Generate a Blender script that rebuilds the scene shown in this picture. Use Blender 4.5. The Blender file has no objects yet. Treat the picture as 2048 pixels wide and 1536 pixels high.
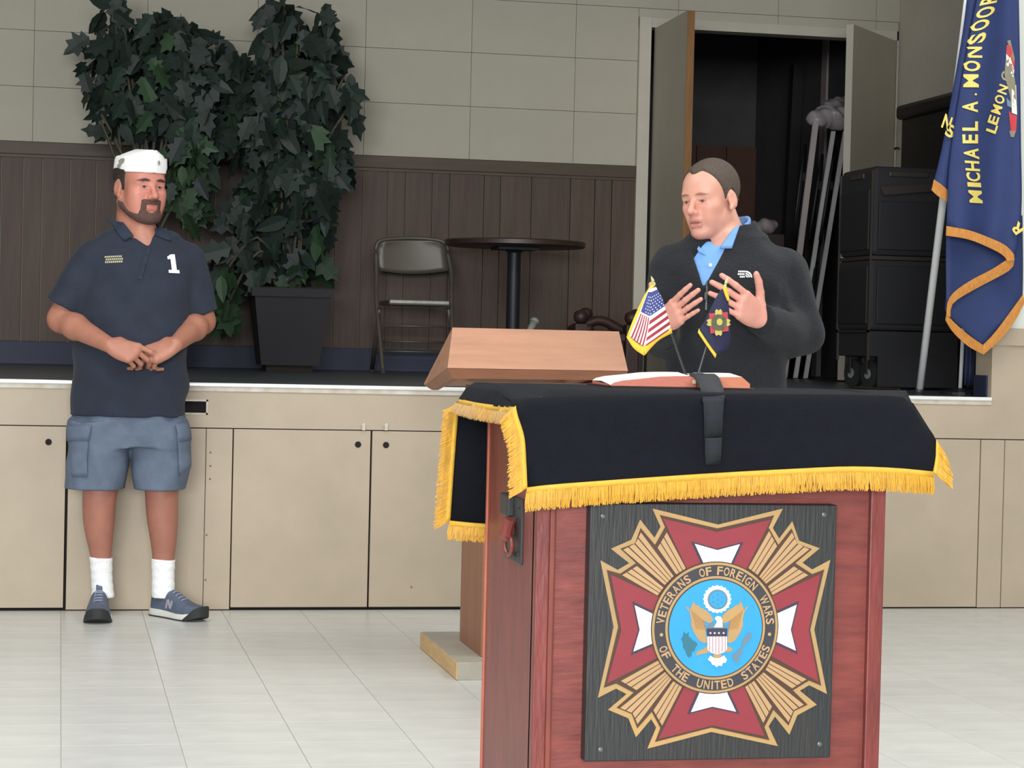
import bpy, bmesh, math, random
import numpy as np
from mathutils import Vector, Matrix
from mathutils.bvhtree import BVHTree
random.seed(7); RNG = np.random.default_rng(7)
SC = bpy.context.scene
COL = SC.collection

# ---------------------------------------------------------------- camera, world, lights, exposure
FPX, CAMH = 4333.0, 1.10
YAW, PITCH, ROLL = 0.20584, 0.02062, 0.02334
CAM_R = Matrix.Rotation(-YAW, 3, 'Z') @ Matrix.Rotation(math.pi/2 - PITCH, 3, 'X') @ Matrix.Rotation(ROLL, 3, 'Z')
cam_data = bpy.data.cameras.new('camera'); cam = bpy.data.objects.new('camera', cam_data); COL.objects.link(cam)
cam_data.sensor_width = 36.0; cam_data.lens = 36.0*FPX/2048.0
cam_data.clip_start = 0.05; cam_data.clip_end = 100
cam.matrix_world = Matrix.Translation((0, 0, CAMH)) @ CAM_R.to_4x4()
SC.camera = cam
RT = Vector((math.cos(YAW), -math.sin(YAW), 0)); FW = Vector((math.sin(YAW), math.cos(YAW), 0)); UP = Vector((0, 0, 1))

SC.view_settings.view_transform = 'Standard'; SC.view_settings.look = 'None'
SC.view_settings.gamma = 1.0; SC.view_settings.use_curve_mapping = False
SC.view_settings.exposure = 0.0

world = bpy.data.worlds.new('world'); SC.world = world; world.use_nodes = True
_bg = world.node_tree.nodes['Background']; _bg.inputs[0].default_value = (0.93, 0.97, 1.0, 1); _bg.inputs[1].default_value = 0.36

def area_light(name, loc, target, sx, sy, power, color=(1, 1, 1)):
    ld = bpy.data.lights.new(name, 'AREA'); ld.shape = 'RECTANGLE'; ld.size = sx; ld.size_y = sy
    ld.energy = power; ld.color = color
    o = bpy.data.objects.new(name, ld); COL.objects.link(o); o.location = loc
    d = Vector(target) - Vector(loc); o.rotation_euler = d.to_track_quat('-Z', 'Y').to_euler()
    return o
# two rows of ceiling fittings over the hall and the big windows behind the camera
for i, (lx, ly) in enumerate([(-0.6, 2.2), (3.0, 2.2), (-0.6, 5.6), (3.2, 5.6)]):
    area_light('hall_ceiling_light', (lx, ly, 3.85), (lx, ly, 0), 1.2, 2.2, 78, (1.0, 0.99, 0.965))
area_light('hall_window_light', (-2.0, -8.0, 2.4), (2.2, 10.0, 1.5), 7.0, 2.6, 1550, (0.95, 0.98, 1.0))

def ray(u, v):
    return CAM_R @ Vector(((u-1024.0)/FPX, -(v-768.0)/FPX, -1.0))
def P(u, v, Y):
    """world point on the plane y = Y that lies on the sight line through picture point (u, v)"""
    d = ray(u, v); return d*(Y/d.y) + Vector((0, 0, CAMH))
def PZ(u, v, z):
    d = ray(u, v); return d*((z-CAMH)/d.z) + Vector((0, 0, CAMH))
def pxm(Y):
    return FPX/(Y*1.02)

# ---------------------------------------------------------------- materials
def lin(c):
    out = []
    for x in c[:3]:
        x = x/255.0
        out.append(x/12.92 if x <= 0.04045 else ((x+0.055)/1.055)**2.4)
    return (*out, 1.0)
_M = {}
def mat(name, rgb, rough=0.6, metal=0.0, var=0.0, vscale=6.0, rgb2=None, bump=0.0, bscale=60.0, stretch=(1, 1, 1), rnd=0.0, spec=0.5, sheen=0.0, attr=None, emit=0, alpha=1.0):
    if name in _M: return _M[name]
    m = bpy.data.materials.new(name); m.use_nodes = True; nt = m.node_tree; N = nt.nodes; L = nt.links
    b = N['Principled BSDF']; b.inputs['Roughness'].default_value = rough; b.inputs['Metallic'].default_value = metal
    b.inputs['Specular IOR Level'].default_value = spec
    if sheen: b.inputs['Sheen Weight'].default_value = sheen
    c1 = lin(rgb); b.inputs['Base Color'].default_value = c1
    m.diffuse_color = c1
    if alpha < 1: b.inputs['Alpha'].default_value = alpha
    col = None
    tc = N.new('ShaderNodeTexCoord'); mp = N.new('ShaderNodeMapping'); mp.inputs['Scale'].default_value = stretch
    L.new(tc.outputs['Object'], mp.inputs['Vector'])
    if attr:
        a = N.new('ShaderNodeAttribute'); a.attribute_name = attr; col = a.outputs['Color']
    if var or rgb2:
        no = N.new('ShaderNodeTexNoise'); no.inputs['Scale'].default_value = vscale; no.inputs['Detail'].default_value = 6; no.inputs['Roughness'].default_value = 0.6
        L.new(mp.outputs['Vector'], no.inputs['Vector'])
        rp = N.new('ShaderNodeValToRGB'); rp.color_ramp.elements[0].position = 0.32; rp.color_ramp.elements[1].position = 0.68
        if rgb2: e0, e1 = c1, lin(rgb2)
        else: e0 = tuple(max(0, x*(1-var)) for x in c1[:3])+(1,); e1 = tuple(min(1, x*(1+var)) for x in c1[:3])+(1,)
        L.new(no.outputs['Fac'], rp.inputs['Fac'])
        if col is None:
            rp.color_ramp.elements[0].color = e0; rp.color_ramp.elements[1].color = e1
            col = rp.outputs['Color']
        else:
            rp.color_ramp.elements[0].color = (1-var, 1-var, 1-var, 1); rp.color_ramp.elements[1].color = (1+var, 1+var, 1+var, 1)
            mx = N.new('ShaderNodeMixRGB'); mx.blend_type = 'MULTIPLY'; mx.inputs[0].default_value = 1
            L.new(col, mx.inputs[1]); L.new(rp.outputs['Color'], mx.inputs[2]); col = mx.outputs['Color']
    if rnd:
        oi = N.new('ShaderNodeObjectInfo'); mr = N.new('ShaderNodeMapRange')
        mr.inputs['To Min'].default_value = 1-rnd; mr.inputs['To Max'].default_value = 1+rnd
        L.new(oi.outputs['Random'], mr.inputs['Value'])
        hs = N.new('ShaderNodeHueSaturation'); L.new(mr.outputs['Result'], hs.inputs['Value'])
        if col is None: hs.inputs['Color'].default_value = c1
        else: L.new(col, hs.inputs['Color'])
        col = hs.outputs['Color']
    if col is not None: L.new(col, b.inputs['Base Color'])
    if bump:
        n2 = N.new('ShaderNodeTexNoise'); n2.inputs['Scale'].default_value = bscale; n2.inputs['Detail'].default_value = 4
        L.new(mp.outputs['Vector'], n2.inputs['Vector'])
        bp = N.new('ShaderNodeBump'); bp.inputs['Strength'].default_value = bump; bp.inputs['Distance'].default_value = 0.01
        L.new(n2.outputs['Fac'], bp.inputs['Height']); L.new(bp.outputs['Normal'], b.inputs['Normal'])
    _M[name] = m
    return m

# ---------------------------------------------------------------- mesh builder
ORG = {}
class MB:
    def __init__(s): s.v = []; s.f = []
    def add(s, vs, fs):
        n = len(s.v); s.v.extend(Vector(p) for p in vs); s.f.extend([tuple(i+n for i in f) for f in fs]); return s
    def box(s, lo, hi):
        x0, y0, z0 = lo; x1, y1, z1 = hi
        return s.add([(x0,y0,z0),(x1,y0,z0),(x1,y1,z0),(x0,y1,z0),(x0,y0,z1),(x1,y0,z1),(x1,y1,z1),(x0,y1,z1)],
                     [(3,2,1,0),(4,5,6,7),(0,1,5,4),(1,2,6,5),(2,3,7,6),(3,0,4,7)])
    def cbox(s, lo, hi, c=0.004):
        """box with chamfered vertical and horizontal edges"""
        bm = bmesh.new(); bmesh.ops.create_cube(bm, size=1)
        lo = Vector(lo); hi = Vector(hi)
        for v in bm.verts: v.co = Vector(((lo[i]+hi[i])/2 + v.co[i]*(hi[i]-lo[i]) for i in range(3)))
        bmesh.ops.bevel(bm, geom=bm.edges[:], offset=c, segments=2, affect='EDGES', profile=0.5)
        bm.verts.index_update()
        s.add([v.co.copy() for v in bm.verts], [[v.index for v in f.verts] for f in bm.faces]); bm.free(); return s
    def hexa(s, p):   # 8 corner points: bottom loop 0-3, top loop 4-7
        return s.add(p, [(3,2,1,0),(4,5,6,7),(0,1,5,4),(1,2,6,5),(2,3,7,6),(3,0,4,7)])
    def bar(s, a, b, w, h, up=(0, 0, 1)):
        a = Vector(a); b = Vector(b); d = (b-a).normalized(); x = d.cross(Vector(up))
        if x.length < 1e-4: x = d.cross(Vector((1, 0, 0)))
        x.normalize(); y = x.cross(d).normalized(); x *= w/2; y *= h/2
        return s.hexa([a-x-y, a+x-y, a+x+y, a-x+y, b-x-y, b+x-y, b+x+y, b-x+y])
    def tube(s, pts, r, n=10, cap=True, closed=False):
        pts = [Vector(p) for p in pts]; m = len(pts); rs = r if hasattr(r, '__len__') else [r]*m
        base = len(s.v); prev = None
        for i, p in enumerate(pts):
            if closed: t = pts[(i+1) % m]-pts[i-1]
            else: t = pts[min(i+1, m-1)]-pts[max(i-1, 0)]
            t.normalize()
            if prev is None:
                x = t.cross(Vector((0, 0, 1)))
                if x.length < 1e-3: x = t.cross(Vector((0, 1, 0)))
            else: x = prev - t*prev.dot(t)
            x.normalize(); prev = x; y = t.cross(x)
            for k in range(n):
                a = 2*math.pi*k/n; s.v.append(p + (x*math.cos(a)+y*math.sin(a))*rs[i])
        for i in range(m if closed else m-1):
            j = (i+1) % m
            for k in range(n):
                k2 = (k+1) % n; s.f.append((base+i*n+k, base+i*n+k2, base+j*n+k2, base+j*n+k))
        if cap and not closed:
            s.f.append(tuple(base+k for k in range(n-1, -1, -1))); s.f.append(tuple(base+(m-1)*n+k for k in range(n)))
        return s
    def lathe(s, prof, c, n=32, axis=(0, 0, 1)):
        """prof: list of (radius, height) from bottom to top about the axis through c"""
        c = Vector(c); ax = Vector(axis).normalized(); x = ax.orthogonal().normalized(); y = ax.cross(x); base = len(s.v)
        for r, h in prof:
            for k in range(n):
                a = 2*math.pi*k/n; s.v.append(c + ax*h + (x*math.cos(a)+y*math.sin(a))*max(r, 1e-5))
        m = len(prof)
        for i in range(m-1):
            for k in range(n):
                k2 = (k+1) % n; s.f.append((base+i*n+k, base+i*n+k2, base+(i+1)*n+k2, base+(i+1)*n+k))
        s.f.append(tuple(base+k for k in range(n-1, -1, -1))); s.f.append(tuple(base+(m-1)*n+k for k in range(n)))
        return s
    def prism(s, poly, dvec):
        """closed polygon of 3D points extruded by dvec"""
        p = [Vector(q) for q in poly]; d = Vector(dvec); n = len(p)
        return s.add(p+[q+d for q in p], [tuple(range(n-1, -1, -1)), tuple(range(n, 2*n))]+[(i, (i+1) % n, n+(i+1) % n, n+i) for i in range(n)])
    def grid(s, rows, thick=None):
        """rows: list of equal-length lists of points; thick: vector or None"""
        nr = len(rows); nc = len(rows[0]); P_ = [Vector(p) for r in rows for p in r]
        F = [(i*nc+j, i*nc+j+1, (i+1)*nc+j+1, (i+1)*nc+j) for i in range(nr-1) for j in range(nc-1)]
        if thick is None: return s.add(P_, F)
        t = Vector(thick); n = len(P_)
        F2 = [tuple(n+k for k in reversed(f)) for f in F]
        edge = [j for j in range(nc)]+[i*nc+nc-1 for i in range(1, nr)]+[(nr-1)*nc+j for j in range(nc-2, -1, -1)]+[i*nc for i in range(nr-2, 0, -1)]
        E = [(edge[i], n+edge[i], n+edge[(i+1) % len(edge)], edge[(i+1) % len(edge)]) for i in range(len(edge))]
        return s.add(P_+[p+t for p in P_], F+F2+E)
    def build(s, name, m=None, parent=None, smooth=False, kind=None, origin=None, auto=None):
        o0 = Vector((0, 0, 0))
        if parent is not None: o0 = ORG.get(parent.name, Vector((0, 0, 0)))
        elif origin is not None: o0 = Vector(origin)
        me = bpy.data.meshes.new(name); me.from_pydata([p-o0 for p in s.v], [], s.f)
        bm = bmesh.new(); bm.from_mesh(me); bmesh.ops.recalc_face_normals(bm, faces=bm.faces[:]); bm.to_mesh(me); bm.free()
        return link(name, me, m, parent, smooth, kind, o0, auto)
def link(name, me, m=None, parent=None, smooth=False, kind=None, o0=None, auto=None):
    if m is not None: me.materials.append(m)
    if smooth:
        me.polygons.foreach_set('use_smooth', [True]*len(me.polygons))
        if auto:
            bm = bmesh.new(); bm.from_mesh(me)
            for e in bm.edges:
                if len(e.link_faces) == 2 and e.calc_face_angle(0) > auto: e.smooth = False
            bm.to_mesh(me); bm.free()
    o = bpy.data.objects.new(name, me); COL.objects.link(o)
    if parent is not None: o.parent = parent; ORG[o.name] = ORG.get(parent.name, Vector((0, 0, 0)))
    else:
        o.location = o0 if o0 is not None else (0, 0, 0); ORG[o.name] = Vector(o.location)
    if kind: o['kind'] = kind
    return o
def thing(name, label, cat, loc, group=None):
    o = bpy.data.objects.new(name, None); COL.objects.link(o); o.location = loc; o.empty_display_size = 0.1
    ORG[o.name] = Vector(loc); o['label'] = label; o['category'] = cat
    if group: o['group'] = group
    return o
def tag(o, label, cat, group=None):
    o['label'] = label; o['category'] = cat
    if group: o['group'] = group
    return o
def place(name, me, parent, loc, rot=None, scale=None):
    """a child object sharing mesh data; loc in world coordinates"""
    o = bpy.data.objects.new(name, me); COL.objects.link(o); o.parent = parent
    o.location = Vector(loc)-ORG.get(parent.name, Vector((0, 0, 0)))
    if rot is not None: o.rotation_euler = rot
    if scale is not None: o.scale = scale
    return o
def box_mesh(name, sx, sy, sz, m, c=0.0):
    b = MB()
    if c: b.cbox((-sx/2, -sy/2, -sz/2), (sx/2, sy/2, sz/2), c)
    else: b.box((-sx/2, -sy/2, -sz/2), (sx/2, sy/2, sz/2))
    me = bpy.data.meshes.new(name); me.from_pydata(b.v, [], b.f); me.materials.append(m); return me
def text_polys(txt, size=1.0, bold=0.0, align='LEFT', cache={}):
    """flat mesh of the built-in font: verts (n,2) and faces"""
    key = (txt, bold)
    if key not in cache:
        cu = bpy.data.curves.new('t', 'FONT'); cu.body = txt; cu.size = 1.0; cu.offset = bold; cu.fill_mode = 'FRONT'; cu.resolution_u = 4
        ob = bpy.data.objects.new('t', cu); COL.objects.link(ob)
        dg = bpy.context.evaluated_depsgraph_get(); dg.update()
        me = ob.evaluated_get(dg).to_mesh()
        v = np.array([x.co[:2] for x in me.vertices]); f = [tuple(p.vertices) for p in me.polygons]
        ob.evaluated_get(dg).to_mesh_clear(); bpy.data.objects.remove(ob); bpy.data.curves.remove(cu)
        cache[key] = (v, f)
    v, f = cache[key]
    return v.copy()*size, f
def catmull(pts, n):
    """smooth open curve through pts with n samples per span"""
    p = [Vector(q) for q in pts]; out = []
    for i in range(len(p)-1):
        a = p[max(i-1, 0)]; b = p[i]; c = p[i+1]; d = p[min(i+2, len(p)-1)]
        for k in range(n):
            t = k/n
            out.append(0.5*((2*b)+(c-a)*t+(2*a-5*b+4*c-d)*t*t+(3*b-a-3*c+d)*t**3))
    out.append(p[-1]); return out
# ---------------------------------------------------------------- the setting
YS, ZS, YB = 8.61, 0.898, 12.38          # stage front, stage floor height, back wall of the stage
XP = P(1982, 795, YS).x                  # right edge of the stage opening
XC = P(1793, 300, YB).x                  # right back corner
XL = -2.4
Z_RAIL = 2.137
M_TILE = mat('floor_tile_vinyl', (206, 207, 202), 0.30, var=0.08, vscale=4, rnd=0.03, bump=0.05, bscale=14, stretch=(1, 2.2, 1))
M_GROUT = mat('tile_joint', (184, 185, 178), 0.8, var=0.1)
M_APRON = mat('beige_paint', (172, 157, 136), 0.5, var=0.06, vscale=3.5, bump=0.06, bscale=25)
M_DARK = mat('dark_gap', (26, 22, 18), 0.9)
M_NOSE = mat('bright_metal_nosing', (236, 236, 232), 0.3, 0.15, var=0.06, vscale=14)
M_WORN = mat('worn_edge_paint', (205, 203, 196), 0.55, rgb2=(182, 168, 146), vscale=16)
M_STAGE = mat('stage_linoleum', (74, 80, 86), 0.36, var=0.18, vscale=4)
M_WALLT = mat('wall_tile_paint', (184, 179, 162), 0.75, var=0.03, vscale=4, rnd=0.015, bump=0.05, bscale=90)
M_WALLJ = mat('wall_tile_joint', (166, 160, 142), 0.9)
M_PLANK = mat('wainscot_walnut', (80, 62, 50), 0.6, var=0.2, vscale=5, stretch=(7, 7, 0.6), rnd=0.08, bump=0.1, bscale=12)
M_RAIL = mat('rail_walnut', (74, 60, 42), 0.55, var=0.2, vscale=6, stretch=(0.8, 6, 6))
M_BLUE = mat('blue_baseboard_vinyl', (34, 42, 66), 0.6, var=0.1)
M_WHITE = mat('white_wall_paint', (214, 216, 206), 0.7, var=0.03, vscale=2)
M_DOOR = mat('grey_door_paint', (184, 176, 160), 0.6, var=0.04, vscale=4)
M_CASE = mat('door_casing_paint', (196, 190, 174), 0.55, var=0.04)
M_EDGEW = mat('raw_wood_edge', (140, 100, 58), 0.7, var=0.2, vscale=8, stretch=(5, 5, 0.5))
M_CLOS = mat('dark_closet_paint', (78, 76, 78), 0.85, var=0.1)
M_CEIL = mat('ceiling_paint', (150, 146, 136), 0.9)

def struct(name, b, m, parent=None, **k):
    return b.build(name, m, parent, kind=None if parent else 'structure', **k)

# floor: sub-floor with one vinyl tile object per tile where they can be told apart
TS = 0.3115
floor = struct('floor', MB().box((-6, -5, -0.06), (9, YS+0.3, -0.0035)), M_GROUT)
tile_me = box_mesh('floor_tile', TS-0.0016, TS-0.0016, 0.005, M_TILE, 0.0008)
x_ph = PZ(122, 1536, 0).x; y_ph = PZ(600, 1341, 0).y
far = MB()
i0 = int((-6-x_ph)/TS); i1 = int((9-x_ph)/TS)
nt = 0
for j in range(-44, 6):
    yc = y_ph+(j+0.5)*TS
    if yc-TS/2 > YS: continue
    for i in range(i0, i1):
        xc = x_ph+(i+0.5)*TS
        vis = yc > 5.0 and -0.75 < xc-(yc-5.2)*0.0 < 4.7
        if vis: place('floor_tile', tile_me, floor, (xc, yc, -0.0025)); nt += 1
        else: far.box((xc-TS/2+0.001, yc-TS/2+0.001, -0.0035), (xc+TS/2-0.001, yc+TS/2-0.001, 0.0))
far.build('floor_tile_field', M_TILE, floor, kind='stuff')

# stage apron
def zat(u, v): return P(u, v, YS).z
def xat(u, v=1000, Y=None): return P(u, v, YS if Y is None else Y).x
wf = struct('wall_front', MB().box((XL, YS+0.022, 0), (6.5, YS+0.06, ZS-0.03)), M_DARK)
zt = zat(467, 858)                       # top of the access panels
G = 0.004
slot = (xat(355), xat(409), zat(390, 826), zat(390, 802))
b = MB(); y0, y1 = YS, YS+0.022
b.box((XL, y0, zt+G), (slot[0], y1, ZS-0.028)); b.box((slot[1], y0, zt+G), (6.5, y1, ZS-0.028))
b.box((slot[0], y0, zt+G), (slot[1], y1, slot[2])); b.box((slot[0], y0, slot[3]), (slot[1], y1, ZS-0.028))
b.build('top_rail', M_APRON, wf)
MB().box((slot[0]-0.004, y0-0.003, slot[3]-0.001), (slot[1]+0.006, y0+0.004, slot[3]+0.006)).box((slot[0]-0.004, y0-0.003, slot[2]-0.006), (slot[1]+0.006, y0+0.004, slot[2]+0.001)).box((slot[1]-0.001, y0-0.003, slot[2]-0.006), (slot[1]+0.006, y0+0.004, slot[3]+0.006)).build('slot_frame', M_WORN, wf)
def apron_panel(ua, ub, holes, zb=0.012, dg=0.0, name='access_panel', G=0.0042):
    xa, xb = xat(ua), xat(ub)
    pn = MB().cbox((xa+G/2, y0-dg, zb), (xb-G/2, y1, zt), 0.0015).build(name, M_APRON, wf)
    for (hu, hv) in holes:
        c = P(hu, hv, y0-dg-0.001)
        MB().lathe([(0.0125, 0), (0.0125, 0.002), (0.009, 0.003)], c, 20, (0, -1, 0)).build('finger_hole', M_DARK, pn)
    return pn
apron_panel(-620, -192, [], name='fixed_panel', zb=0.004, G=0.0016)
apron_panel(-1160, -621, [], name='fixed_panel', zb=0.004, G=0.0016)
apron_panel(-190, 131, [(97, 884)])
apron_panel(135, 410, [], name='fixed_panel', dg=-0.002, zb=0.004, G=0.0016)
apron_panel(410, 463, [], name='stile', zb=0.004, dg=0.0025, G=0.0014)
apron_panel(464, 739.5, [(716, 889)])
apron_panel(741, 1030, [(772, 890)])
apron_panel(1032, 1480, [], name='fixed_panel', zb=0.004, G=0.0016)
apron_panel(1482, 1958, [], name='fixed_panel', zb=0.006, G=0.0016)
apron_panel(1959, 2006, [], name='stile', zb=0.004, dg=0.002, G=0.0014)
apron_panel(2321, 3300, [], name='fixed_panel', zb=0.004, dg=0.001, G=0.0014)
apron_panel(2007, 2320, [], name='fixed_panel', zb=0.004, dg=0.001, G=0.0014)
M_CLIP = mat('clear_plastic_clip', (196, 188, 172), 0.3)
for u in (727, 772):
    c = P(u, 854, y0)
    MB().cbox((c.x-0.007, y0-0.012, c.z-0.014), (c.x+0.007, y0+0.001, c.z+0.016), 0.003).cbox((c.x-0.011, y0-0.006, c.z+0.004), (c.x+0.011, y0+0.001, c.z+0.012), 0.002).build('panel_clip', M_CLIP, wf)
for (u, v) in [(421, 905), (421, 932), (420, 958), (411, 1160), (413, 1070), (823, 1174)]:
    MB().lathe([(0.004, 0), (0.003, 0.0015)], P(u, v, y0-0.003), 8, (0, -1, 0)).build('screw_head', M_EDGEW, wf)
# metal nosing with worn paint under it
struct('trim_1', MB().cbox((XL, YS-0.014, ZS-0.012), (XP, YS+0.03, ZS+0.003), 0.003), M_NOSE)
struct('trim_2', MB().box((XL, YS-0.006, ZS-0.03), (XP, YS+0.03, ZS-0.012)), M_WORN)
struct('stage_floor', MB().box((XL, YS+0.03, ZS-0.03), (XC+0.15, YB+3.2, ZS)), M_STAGE)

# stage back wall: door opening between XD0 and XD1
XD0 = P(1296, 300, YB).x; XD1 = P(1787, 300, YB).x; ZD = P(1297, 56, YB).z
wb = struct('wall_back', MB().box((XL, YB+0.02, ZS), (XD0-0.07, YB+0.12, 4.4)).box((XD0-0.07, YB+0.02, ZD+0.06), (XD1+0.005, YB+0.12, 4.4)).box((XD1+0.002, YB+0.02, ZS), (XC+0.1, YB+0.12, 4.4)), M_WALLJ)
tw = P(941, 200, YB).x-P(729, 200, YB).x
th = P(941, 100, YB).z-P(941, 208, YB).z
xw0 = P(729, 200, YB).x; zw0 = P(941, 213, YB).z
wt_me = {}
xe = XD0-0.075
for j in range(-1, 6):
    z0 = zw0+j*th; z1 = z0+th
    if j == -1: z0 = max(z0, Z_RAIL)
    i = -8
    while True:
        xa = xw0+i*tw; xb = xa+tw; i += 1
        if xa > XC: break
        xa = max(xa, XL)
        segs = [(xa, min(xb, xe))] if z0 < ZD+0.05 else [(xa, min(xb, XC))]
        if z0 < ZD+0.05 and xb > XD1+0.01: segs.append((max(xa, XD1+0.012), min(xb, XC)))
        if z0 < ZD+0.05 < z1 and xb > xe: segs.append(None)
        if xb < XL+0.01: continue
        for s in segs:
            if s is None:
                a, c_ = max(xa, xe), min(xb, XD1+0.012)
                lo, hi = ZD+0.062, z1
            else: (a, c_), lo, hi = s, z0, z1
            if c_-a < 0.02: continue
            k = (round(c_-a, 4), round(hi-lo, 4))
            if k not in wt_me: wt_me[k] = box_mesh('wall_tile', c_-a-0.002, 0.022, hi-lo-0.002, M_WALLT, 0.001)
            place('wall_tile', wt_me[k], wb, ((a+c_)/2, YB+0.011, (lo+hi)/2))
# wainscot planks, boards of uneven width as in the photograph
edges_px = [-60, 0, 44, 82, 138, 190, 250, 310, 372, 430, 478, 540, 610, 668, 721, 772, 807, 861, 896, 965, 998, 1060, 1138, 1187, 1221, 1271]
zlo = ZS+0.13
xs = [XL, (XL+P(-60, 500, YB).x)/2]+[P(u, 500, YB).x for u in edges_px[:-1]]+[XD0-0.075]
for a, c_ in zip(xs[:-1], xs[1:]):
    pm = box_mesh('wainscot_plank', c_-a-0.005, 0.02, Z_RAIL-0.07-zlo, M_PLANK, 0.0015)
    place('wainscot_plank', pm, wb, ((a+c_)/2, YB+0.01, (Z_RAIL-0.07+zlo)/2))
struct('trim_3', MB().cbox((XL, YB-0.022, Z_RAIL-0.072), (XD0-0.075, YB+0.02, Z_RAIL), 0.004).box((XL, YB-0.012, Z_RAIL-0.088), (XD0-0.075, YB+0.02, Z_RAIL-0.072)), M_RAIL)
struct('baseboard_back', MB().cbox((XL, YB-0.008, ZS), (XD0-0.075, YB+0.015, ZS+0.128), 0.003), M_BLUE)
# door casing and two leaves
struct('trim_4', MB().box((XD0-0.075, YB-0.03, ZS), (XD0-0.004, YB+0.12, ZD+0.06)).box((XD0-0.075, YB-0.006, ZD+0.004), (XD1+0.012, YB+0.12, ZD+0.062)).box((XD1+0.002, YB-0.006, ZS), (XD1+0.014, YB+0.12, ZD+0.06)), M_CASE)
LW = 0.74
def leaf(name, hinge, ang, mface, medge):
    """door leaf of width LW hinged at `hinge`, swung so its free end points along ang (radians from +x)"""
    d = Vector((math.cos(ang), math.sin(ang), 0)); n = Vector((-d.y, d.x, 0))
    h = Vector((hinge[0], hinge[1], ZS+0.012)); t = 0.042; Hh = ZD-ZS-0.016
    def slab(a0, a1, off0, off1):
        p = [h+d*a0+n*off0, h+d*a1+n*off0, h+d*a1+n*off1, h+d*a0+n*off1]
        return MB().hexa(p+[q+Vector((0, 0, Hh)) for q in p])
    o = slab(0, LW-0.004, -t/2, t/2).build(name, mface, kind='structure')
    slab(LW-0.004, LW, -t/2, t/2).build('leaf_edge', medge, o)
    for zz in (0.25, Hh*0.5, Hh-0.25):
        MB().tube([h+Vector((0, 0, zz-0.05)), h+Vector((0, 0, zz+0.05))], 0.011, 8).build('hinge', M_CASE, o)
    return o
# left leaf stands square to the wall, right leaf is half open
leaf('door_1', (XD0+0.038, YB-0.02), -math.pi/2-0.02, M_DOOR, M_EDGEW)
hr = Vector((XD1-0.028, YB-0.02, 0)); fe = P(1697, 300, YB-0.56)
leaf('door_2', (hr.x, hr.y), math.atan2(fe.y-hr.y, fe.x-hr.x), M_DOOR, M_CASE)
# storage room behind
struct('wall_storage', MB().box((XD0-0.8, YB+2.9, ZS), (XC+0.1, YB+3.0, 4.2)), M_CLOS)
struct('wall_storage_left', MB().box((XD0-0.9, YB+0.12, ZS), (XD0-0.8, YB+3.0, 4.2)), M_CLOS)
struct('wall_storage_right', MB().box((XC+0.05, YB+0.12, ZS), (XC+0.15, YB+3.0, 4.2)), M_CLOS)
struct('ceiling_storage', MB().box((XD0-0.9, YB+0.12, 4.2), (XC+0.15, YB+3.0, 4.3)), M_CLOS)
# stage side walls, ceiling, header
wr = struct('wall_right', MB().box((XC, YS+0.165, ZS), (XC+0.1, YB+0.12, 4.4)), mat('stage_side_paint', (212, 205, 192), 0.8, var=0.03))
struct('wall_left', MB().box((XL-0.1, YS, ZS-0.03), (XL, YB+0.12, 4.4)), M_WALLT)
struct('ceiling', MB().box((XL-0.1, YS, 4.35), (XC+0.15, YB+0.12, 4.45)), M_CEIL)
# proscenium pier on the right: white above, beige wainscot below, and the header over the opening
zc0 = P(2030, 692, YS).z; zc1 = P(2030, 657, YS).z
YR = YS+0.165
pier = struct('wall_proscenium', MB().box((XP, YS, zc1), (8.0, YR, 4.7)).box((-6, YS, 3.5), (XP, YR, 4.7)), M_WHITE)
struct('trim_5', MB().cbox((XP-0.004, YS-0.016, zc0), (8.0, YS+0.02, zc1), 0.003), mat('beige_cap', (176, 160, 138), 0.5))
struct('wall_wainscot', MB().box((XP, YS, ZS-0.028), (8.0, YR, zc0)), M_APRON)
struct('baseboard_right', MB().box((XP-0.008, YS+0.035, ZS), (XP+0.001, YR, ZS+0.095)), M_BLUE)
struct('trim_6', MB().box((XL-0.2, YS, 3.05), (XL, YR, 4.7)).box((XL-4, YS, 0), (XL, YR, 3.05)), M_WHITE)
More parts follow.
